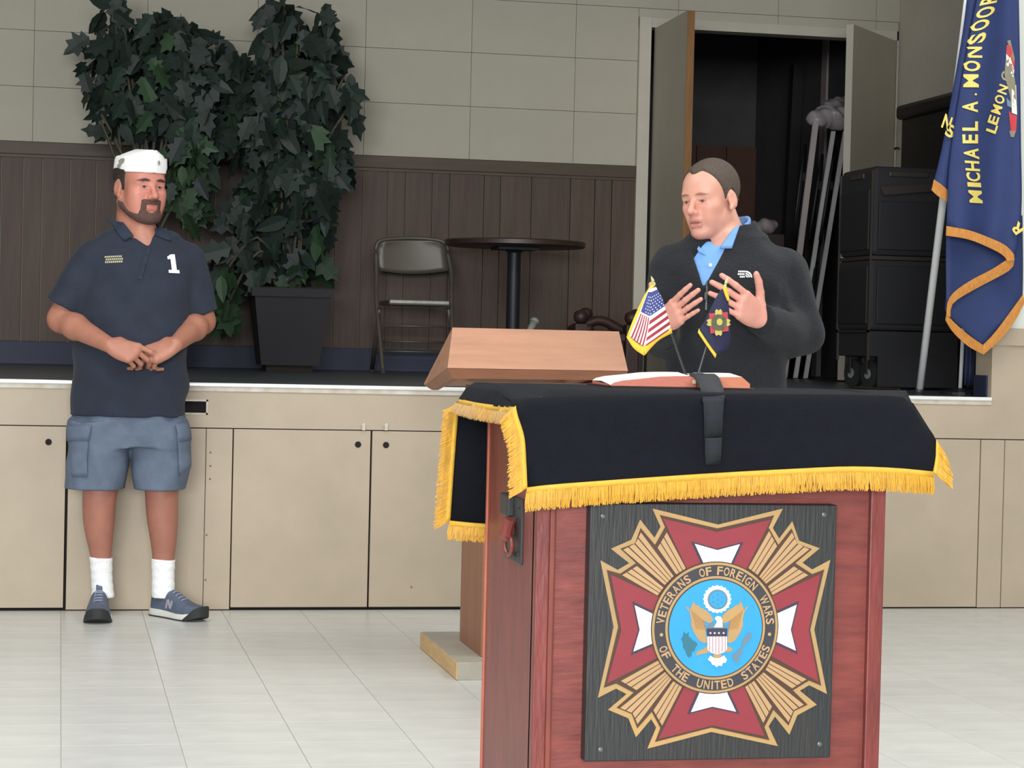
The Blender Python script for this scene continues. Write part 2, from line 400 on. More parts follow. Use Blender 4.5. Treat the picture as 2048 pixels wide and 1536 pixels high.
# ---------------------------------------------------------------- smooth organic bodies: a signed-distance field on a rectilinear grid, then surface nets
def smin(a, b, k):
    if k <= 0: return np.minimum(a, b)
    h = np.maximum(k-np.abs(a-b), 0)/k
    return np.minimum(a, b)-h*h*k*0.25
def smax(a, b, k): return -smin(-a, -b, k)
def axis(lo, hi, coarse, fine=()):
    """1D sample positions: spacing `coarse`, refined inside the (a, b, h) intervals"""
    out = [lo]; x = lo
    while x < hi:
        h = coarse
        for a, b, hh in fine:
            if a-0.5*coarse <= x < b: h = min(h, hh)
        x += h; out.append(x)
    return np.array(out, np.float32)
class Field:
    def __init__(s, X, Y, Z):
        s.ax = (X, Y, Z); s.F = np.full((len(X), len(Y), len(Z)), 0.2, np.float32)
    def sub(s, lo, hi):
        sl = []
        for a, l, h in zip(s.ax, lo, hi):
            i0 = max(int(np.searchsorted(a, l))-1, 0); i1 = min(int(np.searchsorted(a, h))+1, len(a)); sl.append(slice(i0, max(i1, i0)))
        sl = tuple(sl)
        return sl, s.ax[0][sl[0]][:, None, None], s.ax[1][sl[1]][None, :, None], s.ax[2][sl[2]][None, None, :]
    def put(s, sl, d, k, op='add'):
        if s.F[sl].size == 0: return
        if op == 'add': s.F[sl] = smin(s.F[sl], d, k)
        elif op == 'cut': s.F[sl] = smax(s.F[sl], -d, k)
        elif op == 'and': s.F[sl] = smax(s.F[sl], d, k)
    def cone(s, a, b, r1, r2, k=0.02, op='add'):
        a = np.array(a, np.float32); b = np.array(b, np.float32); m = max(r1, r2)+k+0.02
        sl, x, y, z = s.sub(np.minimum(a, b)-m, np.maximum(a, b)+m)
        ba = b-a; L2 = float(ba@ba)+1e-9
        px, py, pz = x-a[0], y-a[1], z-a[2]
        t = np.clip((px*ba[0]+py*ba[1]+pz*ba[2])/L2, 0, 1)
        d = np.sqrt((px-t*ba[0])**2+(py-t*ba[1])**2+(pz-t*ba[2])**2)-(r1+(r2-r1)*t)
        s.put(sl, d, k, op)
    def sleeve(s, a, b, r1, r2, k=0.02, op='add'):
        """tapered tube that ends in a flat cut at b"""
        a = np.array(a, np.float32); b = np.array(b, np.float32); m = max(r1, r2)+k+0.02
        sl, x, y, z = s.sub(np.minimum(a, b)-m, np.maximum(a, b)+m)
        ba = b-a; L = float(np.sqrt(ba@ba)); u = ba/L
        px, py, pz = x-a[0], y-a[1], z-a[2]; h = px*u[0]+py*u[1]+pz*u[2]; t = np.clip(h/L, 0, 1.2); hh = np.clip(h, 0, 9)
        d = np.sqrt((px-hh*u[0])**2+(py-hh*u[1])**2+(pz-hh*u[2])**2)-(r1+(r2-r1)*t)
        s.put(sl, np.maximum(d, h-L), k, op)
    def ell(s, c, r, R=None, k=0.02, op='add'):
        c = np.array(c, np.float32); r = np.array(r, np.float32); m = float(r.max())+k+0.02
        sl, x, y, z = s.sub(c-m, c+m); px, py, pz = x-c[0], y-c[1], z-c[2]
        if R is not None:
            R = np.array(R, np.float32)
            px, py, pz = (px*R[0, i]+py*R[1, i]+pz*R[2, i] for i in range(3))
        k0 = np.sqrt((px/r[0])**2+(py/r[1])**2+(pz/r[2])**2)+1e-6
        k1 = np.sqrt((px/r[0]**2)**2+(py/r[1]**2)**2+(pz/r[2]**2)**2)+1e-6
        s.put(sl, k0*(k0-1)/k1, k, op)
    def loft(s, zs, cx, cy, a, b, k=0.02, op='add', p=2.3, skew=0.0):
        """stack of super-elliptic sections: centre (cx, cy), half sizes a (along RT) and b (along FW) at heights zs"""
        zs = np.array(zs, np.float32); o = np.argsort(zs); zs = zs[o]
        A = [np.array(q, np.float32)[o] if hasattr(q, '__len__') else np.full(len(zs), q, np.float32) for q in (cx, cy, a, b)]
        m = float(max(A[2].max(), A[3].max()))+k+0.03
        lo = (A[0].min()-m, A[1].min()-m, zs[0]-0.03); hi = (A[0].max()+m, A[1].max()+m, zs[-1]+0.03)
        sl, x, y, z = s.sub(lo, hi); zz = z[0, 0]
        def sm(q):
            # smooth interpolation through the sections
            f = np.linspace(zs[0], zs[-1], 200); g = np.interp(f, zs, q); w = 9
            g = np.convolve(np.pad(g, w, 'edge'), np.ones(2*w+1)/(2*w+1), 'valid'); return np.interp(zz, f, g)[None, None, :]
        CX, CY, a_, b_ = (sm(q) for q in A)
        dx, dy = x-CX, y-CY
        u = np.abs(dx*RT.x+dy*RT.y)/a_; v = np.abs(dx*FW.x+dy*FW.y)/b_
        rr = (u**p+v**p)**(1.0/p)
        d = (rr-1)*np.minimum(a_, b_)
        d = np.maximum(d, np.maximum(zs[0]-z, z-zs[-1]))
        s.put(sl, d, k, op)
    def plane(s, pt, n, k=0.0, lo=None, hi=None):
        """keep what lies behind the plane (opposite to n)"""
        n = np.array(n, float); n /= np.linalg.norm(n)
        if lo is None: lo = [a[0] for a in s.ax]; hi = [a[-1] for a in s.ax]
        sl, x, y, z = s.sub(lo, hi)
        s.put(sl, ((x-pt[0])*n[0]+(y-pt[1])*n[1]+(z-pt[2])*n[2]).astype(np.float32), k, 'and')
    def noise(s, amp, comps):
        X, Y, Z = s.ax[0][:, None, None], s.ax[1][None, :, None], s.ax[2][None, None, :]
        d = 0
        for (kx, ky, kz, ph, w) in comps:
            d = d+w*np.sin(kx*X+ky*Y+kz*Z+ph+1.3*np.sin(0.37*kx*Y+0.51*kz*X+0.4*ky*Z+ph))
        s.F += (amp*d).astype(np.float32)
    def mesh(s, name, relax=1):
        F = s.F; ins = F < 0
        nx, ny, nz = F.shape
        c = np.zeros((nx-1, ny-1, nz-1), np.uint8)
        for i in (0, 1):
            for j in (0, 1):
                for k in (0, 1): c += ins[i:nx-1+i, j:ny-1+j, k:nz-1+k]
        act = np.argwhere((c > 0) & (c < 8)); del c
        if len(act) == 0: raise RuntimeError('empty '+name)
        idx = np.full((nx-1, ny-1, nz-1), -1, np.int32); idx[tuple(act.T)] = np.arange(len(act), dtype=np.int32)
        acc = np.zeros((len(act), 3), np.float64); cnt = np.zeros(len(act))
        corners = [(i, j, k) for i in (0, 1) for j in (0, 1) for k in (0, 1)]
        for p in corners:
            for ax in range(3):
                if p[ax]: continue
                q = list(p); q[ax] = 1
                fa = F[act[:, 0]+p[0], act[:, 1]+p[1], act[:, 2]+p[2]]; fb = F[act[:, 0]+q[0], act[:, 1]+q[1], act[:, 2]+q[2]]
                m = (fa < 0) != (fb < 0); t = fa[m]/(fa[m]-fb[m])
                pos = np.stack([s.ax[i][act[m, i]+p[i]] for i in range(3)], 1).astype(np.float64)
                pos[:, ax] += t*(s.ax[ax][act[m, ax]+1]-s.ax[ax][act[m, ax]])
                acc[m] += pos; cnt[m] += 1
        V = acc/cnt[:, None]
        quads = []
        for ax in range(3):
            o1, o2 = (ax+1) % 3, (ax+2) % 3
            a = np.moveaxis(ins, ax, 0); ch = np.argwhere(a[:-1] != a[1:])
            g = np.empty_like(ch); g[:, ax] = ch[:, 0]
            rest = [q for q in range(3) if q != ax]; g[:, rest[0]] = ch[:, 1]; g[:, rest[1]] = ch[:, 2]
            ok = (g[:, o1] > 0) & (g[:, o2] > 0) & (g[:, o1] < F.shape[o1]-1) & (g[:, o2] < F.shape[o2]-1); g = g[ok]
            flip = ins[tuple(g.T)]
            def at(d1, d2):
                h = g.copy(); h[:, o1] -= d1; h[:, o2] -= d2; return idx[tuple(h.T)]
            q = np.stack([at(0, 0), at(1, 0), at(1, 1), at(0, 1)], 1); q[flip] = q[flip][:, ::-1]; quads.append(q)
        Q = np.concatenate(quads); Q = Q[(Q >= 0).all(1)][:, ::-1]
        for _ in range(relax):
            S = np.zeros_like(V); n = np.zeros(len(V))
            for a_, b_ in ((0, 1), (1, 2), (2, 3), (3, 0)):
                np.add.at(S, Q[:, a_], V[Q[:, b_]]); np.add.at(n, Q[:, a_], 1)
                np.add.at(S, Q[:, b_], V[Q[:, a_]]); np.add.at(n, Q[:, b_], 1)
            V = 0.5*V+0.5*S/np.maximum(n, 1)[:, None]
        return V, Q
def np_mesh(name, V, Q, m, parent, colors=None, smooth=True):
    o0 = ORG.get(parent.name, Vector((0, 0, 0))) if parent is not None else Vector((0, 0, 0))
    me = bpy.data.meshes.new(name)
    me.vertices.add(len(V)); me.vertices.foreach_set('co', (V-np.array(o0)).astype(np.float32).ravel())
    me.loops.add(Q.size); me.loops.foreach_set('vertex_index', Q.astype(np.int32).ravel())
    me.polygons.add(len(Q)); me.polygons.foreach_set('loop_start', np.arange(0, Q.size, 4, dtype=np.int32)); me.polygons.foreach_set('loop_total', np.full(len(Q), 4, np.int32))
    me.update(calc_edges=True); me.validate()
    if colors is not None:
        at = me.color_attributes.new('Col', 'FLOAT_COLOR', 'POINT')
        at.data.foreach_set('color', np.concatenate([colors, np.ones((len(V), 1))], 1).astype(np.float32).ravel())
    return link(name, me, m, parent, smooth)
def sstep(x, a, b):
    t = np.clip((x-a)/(b-a), 0, 1); return t*t*(3-2*t)
def mix(c, rgb, w):
    return c*(1-w[:, None])+np.array(lin(rgb)[:3])[None]*w[:, None]

def head_prims(f, c, R, s=1.0, jaw=1.0, mouth_open=0.0, jowl=0.0):
    """f: field; c: eye-level centre between the ears; R: 3x3 (columns: right-hand lateral, forward, up)"""
    c = np.array(c); R = np.array(R)
    W = lambda p: c+R@(np.array(p)*s)
    def e(p, r, k=0.02, op='add', Q=None): f.ell(W(p), np.array(r)*s, R if Q is None else R@Q, k*s, op)
    def cn(p, q, r1, r2, k=0.015, op='add'): f.cone(W(p), W(q), r1*s, r2*s, k*s, op)
    e((0, -0.018, 0.042), (0.075, 0.096, 0.086), 0.0)
    e((0, 0.040, 0.040), (0.062, 0.052, 0.058), 0.03)                  # forehead
    e((0, 0.030, -0.030), (0.061*jaw, 0.058, 0.078), 0.03)             # face
    for q in (-1, 1):
        cn((q*0.056*jaw, -0.005, -0.052), (q*0.026*jaw, 0.062, -0.098), 0.019+jowl, 0.017+jowl*0.6, 0.03)   # jaw line
        e((q*(0.030+0.012*jaw), 0.055, -0.020), (0.022, 0.024, 0.018), 0.03)       # cheekbone
        e((q*0.037*jaw, 0.050, -0.052), (0.020+jowl, 0.026, 0.028), 0.03)
    e((0, 0.076, -0.102), (0.021, 0.018, 0.017), 0.022)                # chin
    cn((-0.036, 0.074, 0.020), (0.036, 0.074, 0.020), 0.015, 0.015, 0.02)  # brow ridge
    for q in (-1, 1):
        e((q*0.0315, 0.100, 0.001), (0.0180, 0.0185, 0.0125), 0.012, 'cut')  # eye sockets
        e((q*0.031, 0.0735, 0.000), (0.0150, 0.0135, 0.0135), 0.004)    # eyeballs under lids
        cn((q*0.018, 0.0865, -0.0045), (q*0.044, 0.0775, -0.0035), 0.0035, 0.003, 0.006)    # lower lid
        cn((q*0.017, 0.0875, 0.0075), (q*0.045, 0.0790, 0.0085), 0.0042, 0.0038, 0.006)   # upper lid
    cn((0, 0.086, 0.014), (0, 0.110, -0.027), 0.0080, 0.0105, 0.010)   # nose
    e((0, 0.112, -0.030), (0.0108, 0.010, 0.0098), 0.007)
    for q in (-1, 1):
        e((q*0.0120, 0.099, -0.033), (0.0072, 0.0100, 0.0075), 0.006)
        e((q*0.0065, 0.106, -0.0415), (0.0035, 0.004, 0.003), 0.003, 'cut')  # nostrils
    cn((0, 0.086, -0.048), (0, 0.088, -0.058), 0.014, 0.012, 0.018)
    cn((-0.016, 0.088, -0.0595), (0.016, 0.088, -0.0595), 0.0062, 0.0062, 0.008)   # upper lip
    cn((-0.014, 0.0885, -0.0715-mouth_open), (0.014, 0.0885, -0.0715-mouth_open), 0.0072, 0.0072, 0.009)
    cn((-0.021, 0.100, -0.0655-mouth_open*0.5), (0.021, 0.100, -0.0655-mouth_open*0.5), 0.0028+mouth_open*0.45, 0.0028+mouth_open*0.45, 0.004, 'cut')
    for q in (-1, 1):                                                   # ears
        Q = np.array(Matrix.Rotation(math.radians(18)*q, 3, 'Z') @ Matrix.Rotation(math.radians(-12), 3, 'X'))
        e((q*0.0775, -0.012, -0.004), (0.0080, 0.0170, 0.030), 0.010, 'add', Q)
        e((q*0.0875, -0.006, 0.002), (0.0070, 0.0095, 0.017), 0.005, 'cut', Q)
        e((q*0.079, 0.000, -0.030), (0.007, 0.009, 0.010), 0.008)
def head_local(V, c, R, s):
    return ((V-np.array(c))@np.array(R))/s
def hand_prims(f, wrist, F, N, T, curls, thumb, s=1.0, spread=0.10, k=0.012, tube=None):
    """F: finger direction, N: palm faces this way, T: towards the thumb; curls per finger (index..little): three bends in radians"""
    F = np.array(F, float); F /= np.linalg.norm(F)
    T = np.array(T, float); T -= F*(T@F); T /= np.linalg.norm(T)
    N_ = np.array(N, float); n = np.cross(F, T); n = n if n@N_ > 0 else -n
    w = np.array(wrist, float)
    offs = [0.030, 0.010, -0.010, -0.028]; mlen = [0.088, 0.090, 0.085, 0.077]
    flen = [(0.043, 0.026, 0.021), (0.047, 0.030, 0.022), (0.043, 0.028, 0.022), (0.034, 0.021, 0.019)]
    rad = [0.0095, 0.0098, 0.0092, 0.0080]
    tips = []
    f.ell(w+F*0.048*s+n*0.002*s, np.array((0.037, 0.052, 0.0155))*s, np.stack([T, F, n], 1), 0.012*s)
    for i in range(4):
        base = w+(F*0.018+T*offs[i]*0.55)*s; kn = w+(F*mlen[i]+T*offs[i])*s-n*0.002*s
        f.cone(base, kn, 0.0135*s, 0.0118*s, 0.012*s)
        d = F+T*spread*(1.2-0.8*i)*1.0; d /= np.linalg.norm(d); ang = 0; p = kn
        for j in range(3):
            ang += curls[i][j]
            dd = d*math.cos(ang)+n*math.sin(ang); q = p+dd*flen[i][j]*s
            r0 = rad[i]*(1-0.09*j)*s; f.cone(p, q, r0, r0*0.90, 0.003*s); p = q
        tips.append(p)
    tb = w+(F*0.022+T*0.026+n*0.006)*s
    a, b_, c_ = thumb                                  # thumb direction mix of (F, T, n)
    d1 = F*a+T*b_+n*c_; d1 /= np.linalg.norm(d1)
    f.cone(w+(F*0.012+T*0.012)*s, tb, 0.016*s, 0.0155*s, 0.012*s)
    m1 = tb+d1*0.040*s; f.cone(tb, m1, 0.0155*s, 0.0115*s, 0.008*s)
    d2 = d1*0.85+F*0.25+n*0.15*(1 if c_ >= 0 else 0); d2 /= np.linalg.norm(d2)
    m2 = m1+d2*0.031*s; f.cone(m1, m2, 0.0112*s, 0.0102*s, 0.003*s)
    d3 = d2*0.9+F*0.3; d3 /= np.linalg.norm(d3)
    m3 = m2+d3*0.024*s; f.cone(m2, m3, 0.0102*s, 0.0085*s, 0.003*s); tips.append(m3)
    return tips, n
def V3(*a): return np.array(a, float)
def A3(v): return np.array((v.x, v.y, v.z))
def head_R(yaw, pitch, roll):
    """yaw > 0 turns the face towards the right of the picture; pitch > 0 looks down; roll > 0 tips the crown to the right"""
    base = Matrix((-RT, -FW, UP)).transposed()     # lateral = the person's right, forward = towards the camera
    return np.array(base @ Matrix.Rotation(yaw, 3, 'Z') @ Matrix.Rotation(-pitch, 3, 'X') @ Matrix.Rotation(-roll, 3, 'Y'))
# ---------------------------------------------------------------- people
M_SKIN_A = mat('tanned_skin', (200, 150, 130), 0.5, attr='Col', var=0.06, vscale=30, bump=0.05, bscale=120)
M_SKIN_B = mat('light_skin', (222, 176, 158), 0.48, attr='Col', var=0.05, vscale=30, bump=0.05, bscale=120)
M_POLO = mat('navy_polo_knit', (30, 38, 53), 0.85, var=0.12, vscale=16, bump=0.25, bscale=260, sheen=0.05)
M_POLO2 = mat('navy_collar_rib', (36, 45, 62), 0.85, var=0.08, vscale=20, bump=0.3, bscale=300)
M_SHORTS = mat('blue_grey_cotton_twill', (92, 104, 122), 0.85, var=0.10, vscale=22, bump=0.3, bscale=200)
M_SOCK = mat('white_sock_rib', (240, 241, 240), 0.9, bump=0.3, bscale=150)
M_SHOE = mat('slate_blue_mesh', (84, 94, 112), 0.75, var=0.12, vscale=40, bump=0.2, bscale=220)
M_SOLEW = mat('white_rubber', (216, 216, 208), 0.6, var=0.05)
M_SOLEB = mat('black_rubber', (38, 40, 40), 0.7)
M_CAP = mat('white_cap_cloth', (243, 243, 240), 0.8, var=0.02, vscale=12)
M_HAIR_A = mat('dark_brown_hair', (44, 34, 32), 0.7, var=0.3, vscale=120, bump=0.5, bscale=260)
M_BEARD = mat('grizzled_dark_beard', (92, 66, 60), 0.85, var=0.25, vscale=150, bump=0.6, bscale=300)
M_HAIR_B = mat('short_brown_hair', (74, 62, 52), 0.75, var=0.22, vscale=140, bump=0.5, bscale=300)
M_FLEECE = mat('black_fleece', (21, 24, 29), 0.95, var=0.2, vscale=40, bump=0.5, bscale=160, sheen=0.04)
M_BLUESH = mat('light_blue_shirt_cotton', (108, 154, 208), 0.8, var=0.04, vscale=30)
M_TROUS = mat('dark_trousers', (44, 44, 50), 0.85, var=0.1)
M_BUTTON = mat('pale_button', (200, 214, 228), 0.4)
M_ZIP = mat('grey_zip', (92, 94, 98), 0.45, 0.4)
M_PATCH = mat('white_embroidery', (222, 226, 222), 0.8)
M_GOLDTXT = mat('pale_gold_embroidery', (176, 170, 140), 0.8)

def rows(Y, data):
    zs, cx, cy, a, b = [], [], [], [], []
    for v, ul, ur, bb, dy in data:
        c = P((ul+ur)/2, v, Y+dy); dep = c.dot(FW)
        zs.append(c.z); cx.append(c.x); cy.append(c.y); a.append((ur-ul)/2*dep/FPX); b.append(bb)
    return [np.array(q) for q in (zs, cx, cy, a, b)]
def loft_rows(f, Y, data, k=0.02, grow=0.0, p=2.3, op='add'):
    zs, cx, cy, a, b = rows(Y, data); f.loft(zs, cx, cy, a+grow, b+grow, k, op, p)
def span(u0, u1, Y): return P(u0, 700, Y).x, P(u1, 700, Y).x
def bvh(o):
    me = o.data; off = ORG[o.name]
    return BVHTree.FromPolygons([v.co+off for v in me.vertices], [tuple(p.vertices) for p in me.polygons])
def on_surface(tree, u, v, lift=0.0015, fallback=None):
    o = Vector((0, 0, CAMH)); d = ray(u, v).normalized()
    hit, n, _, _ = tree.ray_cast(o, d)
    if hit is None: return fallback
    if n.dot(d) > 0: n = -n
    return hit+n*lift
def surface_patch(tree, quad, nu, nv, lift=0.002):
    """grid of points lying on a surface; quad = four picture corners TL, TR, BR, BL"""
    out = []; uv = []
    for j in range(nv+1):
        r = []; ru = []
        for i in range(nu+1):
            s, t = i/nu, j/nv
            q = [(1-s)*(1-t), s*(1-t), s*t, (1-s)*t]
            u = sum(w*c[0] for w, c in zip(q, quad)); v = sum(w*c[1] for w, c in zip(q, quad))
            r.append(on_surface(tree, u, v, lift)); ru.append((u, v))
        out.append(r); uv.append(ru)
    good = [(i, j) for j in range(nv+1) for i in range(nu+1) if out[j][i] is not None]
    for j in range(nv+1):
        for i in range(nu+1):
            if out[j][i] is None:
                a, b = min(good, key=lambda g: (g[0]-i)**2+(g[1]-j)**2); out[j][i] = P(*uv[j][i], out[b][a].y)
    return out
def surface_poly(tree, poly, name, m, parent, lift=0.003):
    b = MB(); v, f = refine(np.array(poly, float), [tuple(range(len(poly)))], 7.0); pts = []; last = None
    for p in v:
        h = on_surface(tree, p[0], p[1], lift, last); last = h if h is not None else last; pts.append(h)
    return b.add(pts, f).build(name, m, parent)
def refine(v, f, lim):
    bm = bmesh.new(); vs = [bm.verts.new((p[0], p[1], 0)) for p in v]
    for q in f:
        try: bm.faces.new([vs[i] for i in q])
        except ValueError: pass
    bmesh.ops.triangulate(bm, faces=bm.faces[:])
    for _ in range(6):
        es = [e for e in bm.edges if e.calc_length() > lim]
        if not es: break
        bmesh.ops.subdivide_edges(bm, edges=es, cuts=1); bmesh.ops.triangulate(bm, faces=[q for q in bm.faces if len(q.verts) > 3])
    bm.verts.index_update(); out = (np.array([x.co[:2] for x in bm.verts]), [tuple(x.index for x in q.verts) for q in bm.faces]); bm.free(); return out
def surface_text(tree, txt, quad, name, m, parent, bold=0.03, lift=0.002, thick=0.001):
    """embroidered lettering fitted to a picture quad and laid on a surface"""
    v, f = text_polys(txt, 1.0, bold); v, f = refine(v, f, 0.12)
    lo, hi = v.min(0), v.max(0); st = (v-lo)/(hi-lo); b = MB(); pts = []; last = None
    for s, t in st:
        t = 1-t; q = [(1-s)*(1-t), s*(1-t), s*t, (1-s)*t]
        u = sum(w*c[0] for w, c in zip(q, quad)); w_ = sum(w*c[1] for w, c in zip(q, quad))
        h = on_surface(tree, u, w_, lift, last); last = h if h is not None else last; pts.append(h)
    b.add(pts, f); return b.build(name, m, parent)

# ================================================================ man in the white cap
YA = 8.40
man_a = thing('person', 'man in white garrison cap, navy polo and grey-blue cargo shorts standing against the stage', 'person', (P(268, 1200, YA).x, YA, 0))
ex = span(200, 368, YA); xa = span(70, 450, YA)
hc = A3(P(280, 375, YA)); HRA = head_R(math.radians(37), math.radians(2), 0.0); HS = 1.12
zh = hc[2]
fA = Field(axis(xa[0], xa[1], 0.0065, [(ex[0], ex[1], 0.0029)]), axis(7.98, 8.66, 0.0062, [(8.02, 8.20, 0.0032), (8.22, 8.56, 0.0034)]),
           axis(0.02, 1.80, 0.0075, [(0.93, 1.10, 0.003), (zh-0.17, zh+0.17, 0.0029)]))
TORSO_A = [(478, 235, 335, 0.075, 0.01), (492, 196, 362, 0.10, 0.01), (515, 172, 382, 0.118, 0.0), (555, 168, 383, 0.130, 0.0), (620, 163, 376, 0.140, -0.01), (690, 154, 372, 0.150, -0.02), (750, 148, 371, 0.150, -0.02), (800, 145, 370, 0.146, -0.01), (832, 144, 370, 0.143, 0.0)]
loft_rows(fA, YA, TORSO_A[:-1], 0.02, -0.022)
loft_rows(fA, YA, [(815, 158, 358, 0.105, 0.0), (850, 160, 356, 0.10, 0), (880, 170, 346, 0.09, 0)], 0.02, -0.012)
LEG_L = [(860, 150, 258, 0.10, 0.0), (920, 158, 246, 0.088, 0.0), (975, 166, 236, 0.070, 0.0), (1005, 165, 231, 0.064, 0.0), (1040, 166, 229, 0.063, 0.012), (1075, 172, 226, 0.056, 0.02), (1110, 181, 222, 0.044, 0.03), (1150, 185, 222, 0.038, 0.04), (1195, 186, 226, 0.040, 0.05)]
LEG_R = [(860, 264, 366, 0.10, 0.0), (920, 276, 362, 0.088, 0.0), (975, 290, 356, 0.070, 0.0), (1005, 291, 356, 0.064, 0.0), (1040, 294, 356, 0.063, 0.012), (1075, 300, 354, 0.056, 0.02), (1110, 305, 349, 0.044, 0.03), (1150, 306, 346, 0.038, 0.035), (1195, 306, 348, 0.040, 0.04)]
for L_ in (LEG_L, LEG_R): loft_rows(fA, YA, L_, 0.02, 0.0, 2.1)
# arms
def J(u, v, Y): return A3(P(u, v, Y))
sL, eL, wL = J(180, 522, YA+0.01), J(122, 638, YA+0.02), J(220, 691, 8.165)
sR, eR, wR = J(372, 520, YA+0.01), J(404, 642, YA+0.03), J(351, 689, 8.175)
for s_, e_, w_ in ((sL, eL, wL), (sR, eR, wR)):
    fA.cone(s_, e_, 0.062, 0.050, 0.02)
    m_ = e_+(w_-e_)*0.30
    fA.cone(e_, m_, 0.049, 0.048, 0.02); fA.cone(m_, w_, 0.047, 0.029, 0.02)
rt, fw, up = V3(*RT), V3(*FW), V3(0, 0, 1)
c1 = [(0.35, 0.45, 0.25), (0.75, 0.7, 0.4), (0.95, 0.8, 0.5), (1.05, 0.9, 0.5)]
tipsL, _ = hand_prims(fA, wL, rt*0.90-up*0.28-fw*0.12, fw*0.75-up*0.55+rt*0.1, up*0.75+fw*0.45, c1, (0.86, 0.22, 0.30), 1.14, 0.05)
tipsR, _ = hand_prims(fA, wR, -rt*0.86-up*0.42-fw*0.12, fw*0.75-up*0.5-rt*0.1, up*0.75+fw*0.45, c1, (0.86, 0.22, 0.30), 1.14, 0.05)
# neck and head
fA.cone(J(285, 472, YA-0.03), J(296, 498, YA-0.052), 0.05, 0.036, 0.03)
fA.cone(J(272, 492, YA+0.02), hc+HRA@V3(0, -0.035, -0.06), 0.083, 0.068, 0.03)
fA.cone(J(225, 492, YA+0.01), J(330, 492, YA+0.01), 0.05, 0.05, 0.04)
head_prims(fA, hc, HRA, HS, 1.0, 0.0, 0.004)
V, Q = fA.mesh('body', 1); del fA
col = np.tile(np.array(lin((172, 116, 95))[:3]), (len(V), 1))
q = head_local(V, hc, HRA, HS); inh = (np.abs(q) < (0.12, 0.15, 0.16)).all(1) & (q[:, 2] > -0.125)
fx = sstep(-np.abs(q[:, 0]), -0.06, -0.02)
col = mix(col, (198, 128, 112), inh*sstep(q[:, 1], 0.03, 0.08)*0.8)                       # ruddier face
col = mix(col, (176, 104, 92), inh*sstep(q[:, 1], 0.07, 0.09)*(np.abs(q[:, 0]) < 0.022)*(np.abs(q[:, 2]+0.066) < 0.0085)*0.8)   # lips
for sg in (-1, 1):
    d = ((q[:, 0]-sg*0.032)/0.021)**2+((q[:, 2]-0.0245+0.15*np.abs(q[:, 0]-sg*0.028))/0.0055)**2
    col = mix(col, (58, 36, 34), inh*sstep(-d, -1.5, -0.5)*(q[:, 1] > 0.05))               # brows
    d = ((q[:, 0]-sg*0.031)/0.0135)**2+((q[:, 2]-0.0005)/0.0038)**2
    col = mix(col, (150, 118, 110), inh*sstep(-d, -1.3, -0.7)*(q[:, 1] > 0.06))
    d = ((q[:, 0]-sg*0.029)/0.0058)**2+((q[:, 2]-0.001)/0.0042)**2
    col = mix(col, (46, 34, 32), inh*sstep(-d, -1.3, -0.7)*(q[:, 1] > 0.06))
leg = V[:, 2] < 0.75
col = mix(col, (158, 104, 88), leg*0.75)
body_a = np_mesh('body', V, Q, M_SKIN_A, man_a, col)

def head_field(c, R, s, h=0.0030, jaw=1.0, jowl=0.0, mo=0.0):
    f = Field(axis(c[0]-0.15*s, c[0]+0.15*s, h), axis(c[1]-0.15*s, c[1]+0.15*s, h), axis(c[2]-0.15*s, c[2]+0.16*s, h))
    head_prims(f, c, R, s, jaw, mo, jowl)
    X, Y, Z = f.ax[0][:, None, None]-c[0], f.ax[1][None, :, None]-c[1], f.ax[2][None, None, :]-c[2]
    loc = [(X*R[0, i]+Y*R[1, i]+Z*R[2, i])/s for i in range(3)]
    return f, loc
hf, (lx, ly, lz) = head_field(hc, HRA, HS, 0.0031, 1.0, 0.004)
F0 = hf.F.copy()
ax_ = np.abs(lx)
# beard: along the jaw, round the mouth, and the moustache
jaw_line = smax(lz-(-0.030-0.30*np.maximum(ly-0.0, 0)), np.full_like(lz, -1.0), 0.01)
m1 = smax(lz+0.046+0.36*np.clip(ly, 0, 1)+0.02*sstep(ly, 0.02, 0.05), -(ly+0.004), 0.008)     # jaw strap
m2 = smax(smax(lz+0.080, -(ly-0.03), 0.006), ax_-0.040, 0.006)                               # chin
m3 = smax(smax(np.abs(lz+0.0505)-0.0085-0.25*np.maximum(0.02-ax_, 0)*0, -(ly-0.07), 0.004), ax_-0.027, 0.006)   # moustache
m4 = smax(smax(np.abs(ax_-0.029)-0.0075, np.abs(lz+0.066)-0.024, 0.005), -(ly-0.05), 0.005)     # sides of the mouth
ms = smin(smin(m1, m2, 0.01), smin(m3, m4, 0.006), 0.008)
ms = smax(ms, -(np.sqrt((lx/0.019)**2+((lz+0.074)/0.0125)**2)-1)*0.012, 0.004)
hf.F = smax(F0-0.0045, ms*HS, 0.004).astype(np.float32)
V, Q = hf.mesh('beard', 1); np_mesh('beard', V, Q, M_BEARD, man_a)
# hair showing under the cap
mh = smax(ly-(0.018+0.25*lz), -(lz+0.012+np.maximum(-ly-0.02, 0)*0.9), 0.01)
mh = smax(mh, lz-0.085, 0.01)
hf.F = smax(F0-0.006, mh*HS, 0.006).astype(np.float32)
hf.F = np.maximum(hf.F, -(((ax_-0.086)/0.02)**2+((ly+0.006)/0.02)**2+((lz+0.004)/0.034)**2-1)*0.015).astype(np.float32)
V, Q = hf.mesh('hair', 1); np_mesh('hair', V, Q, M_HAIR_A, man_a)
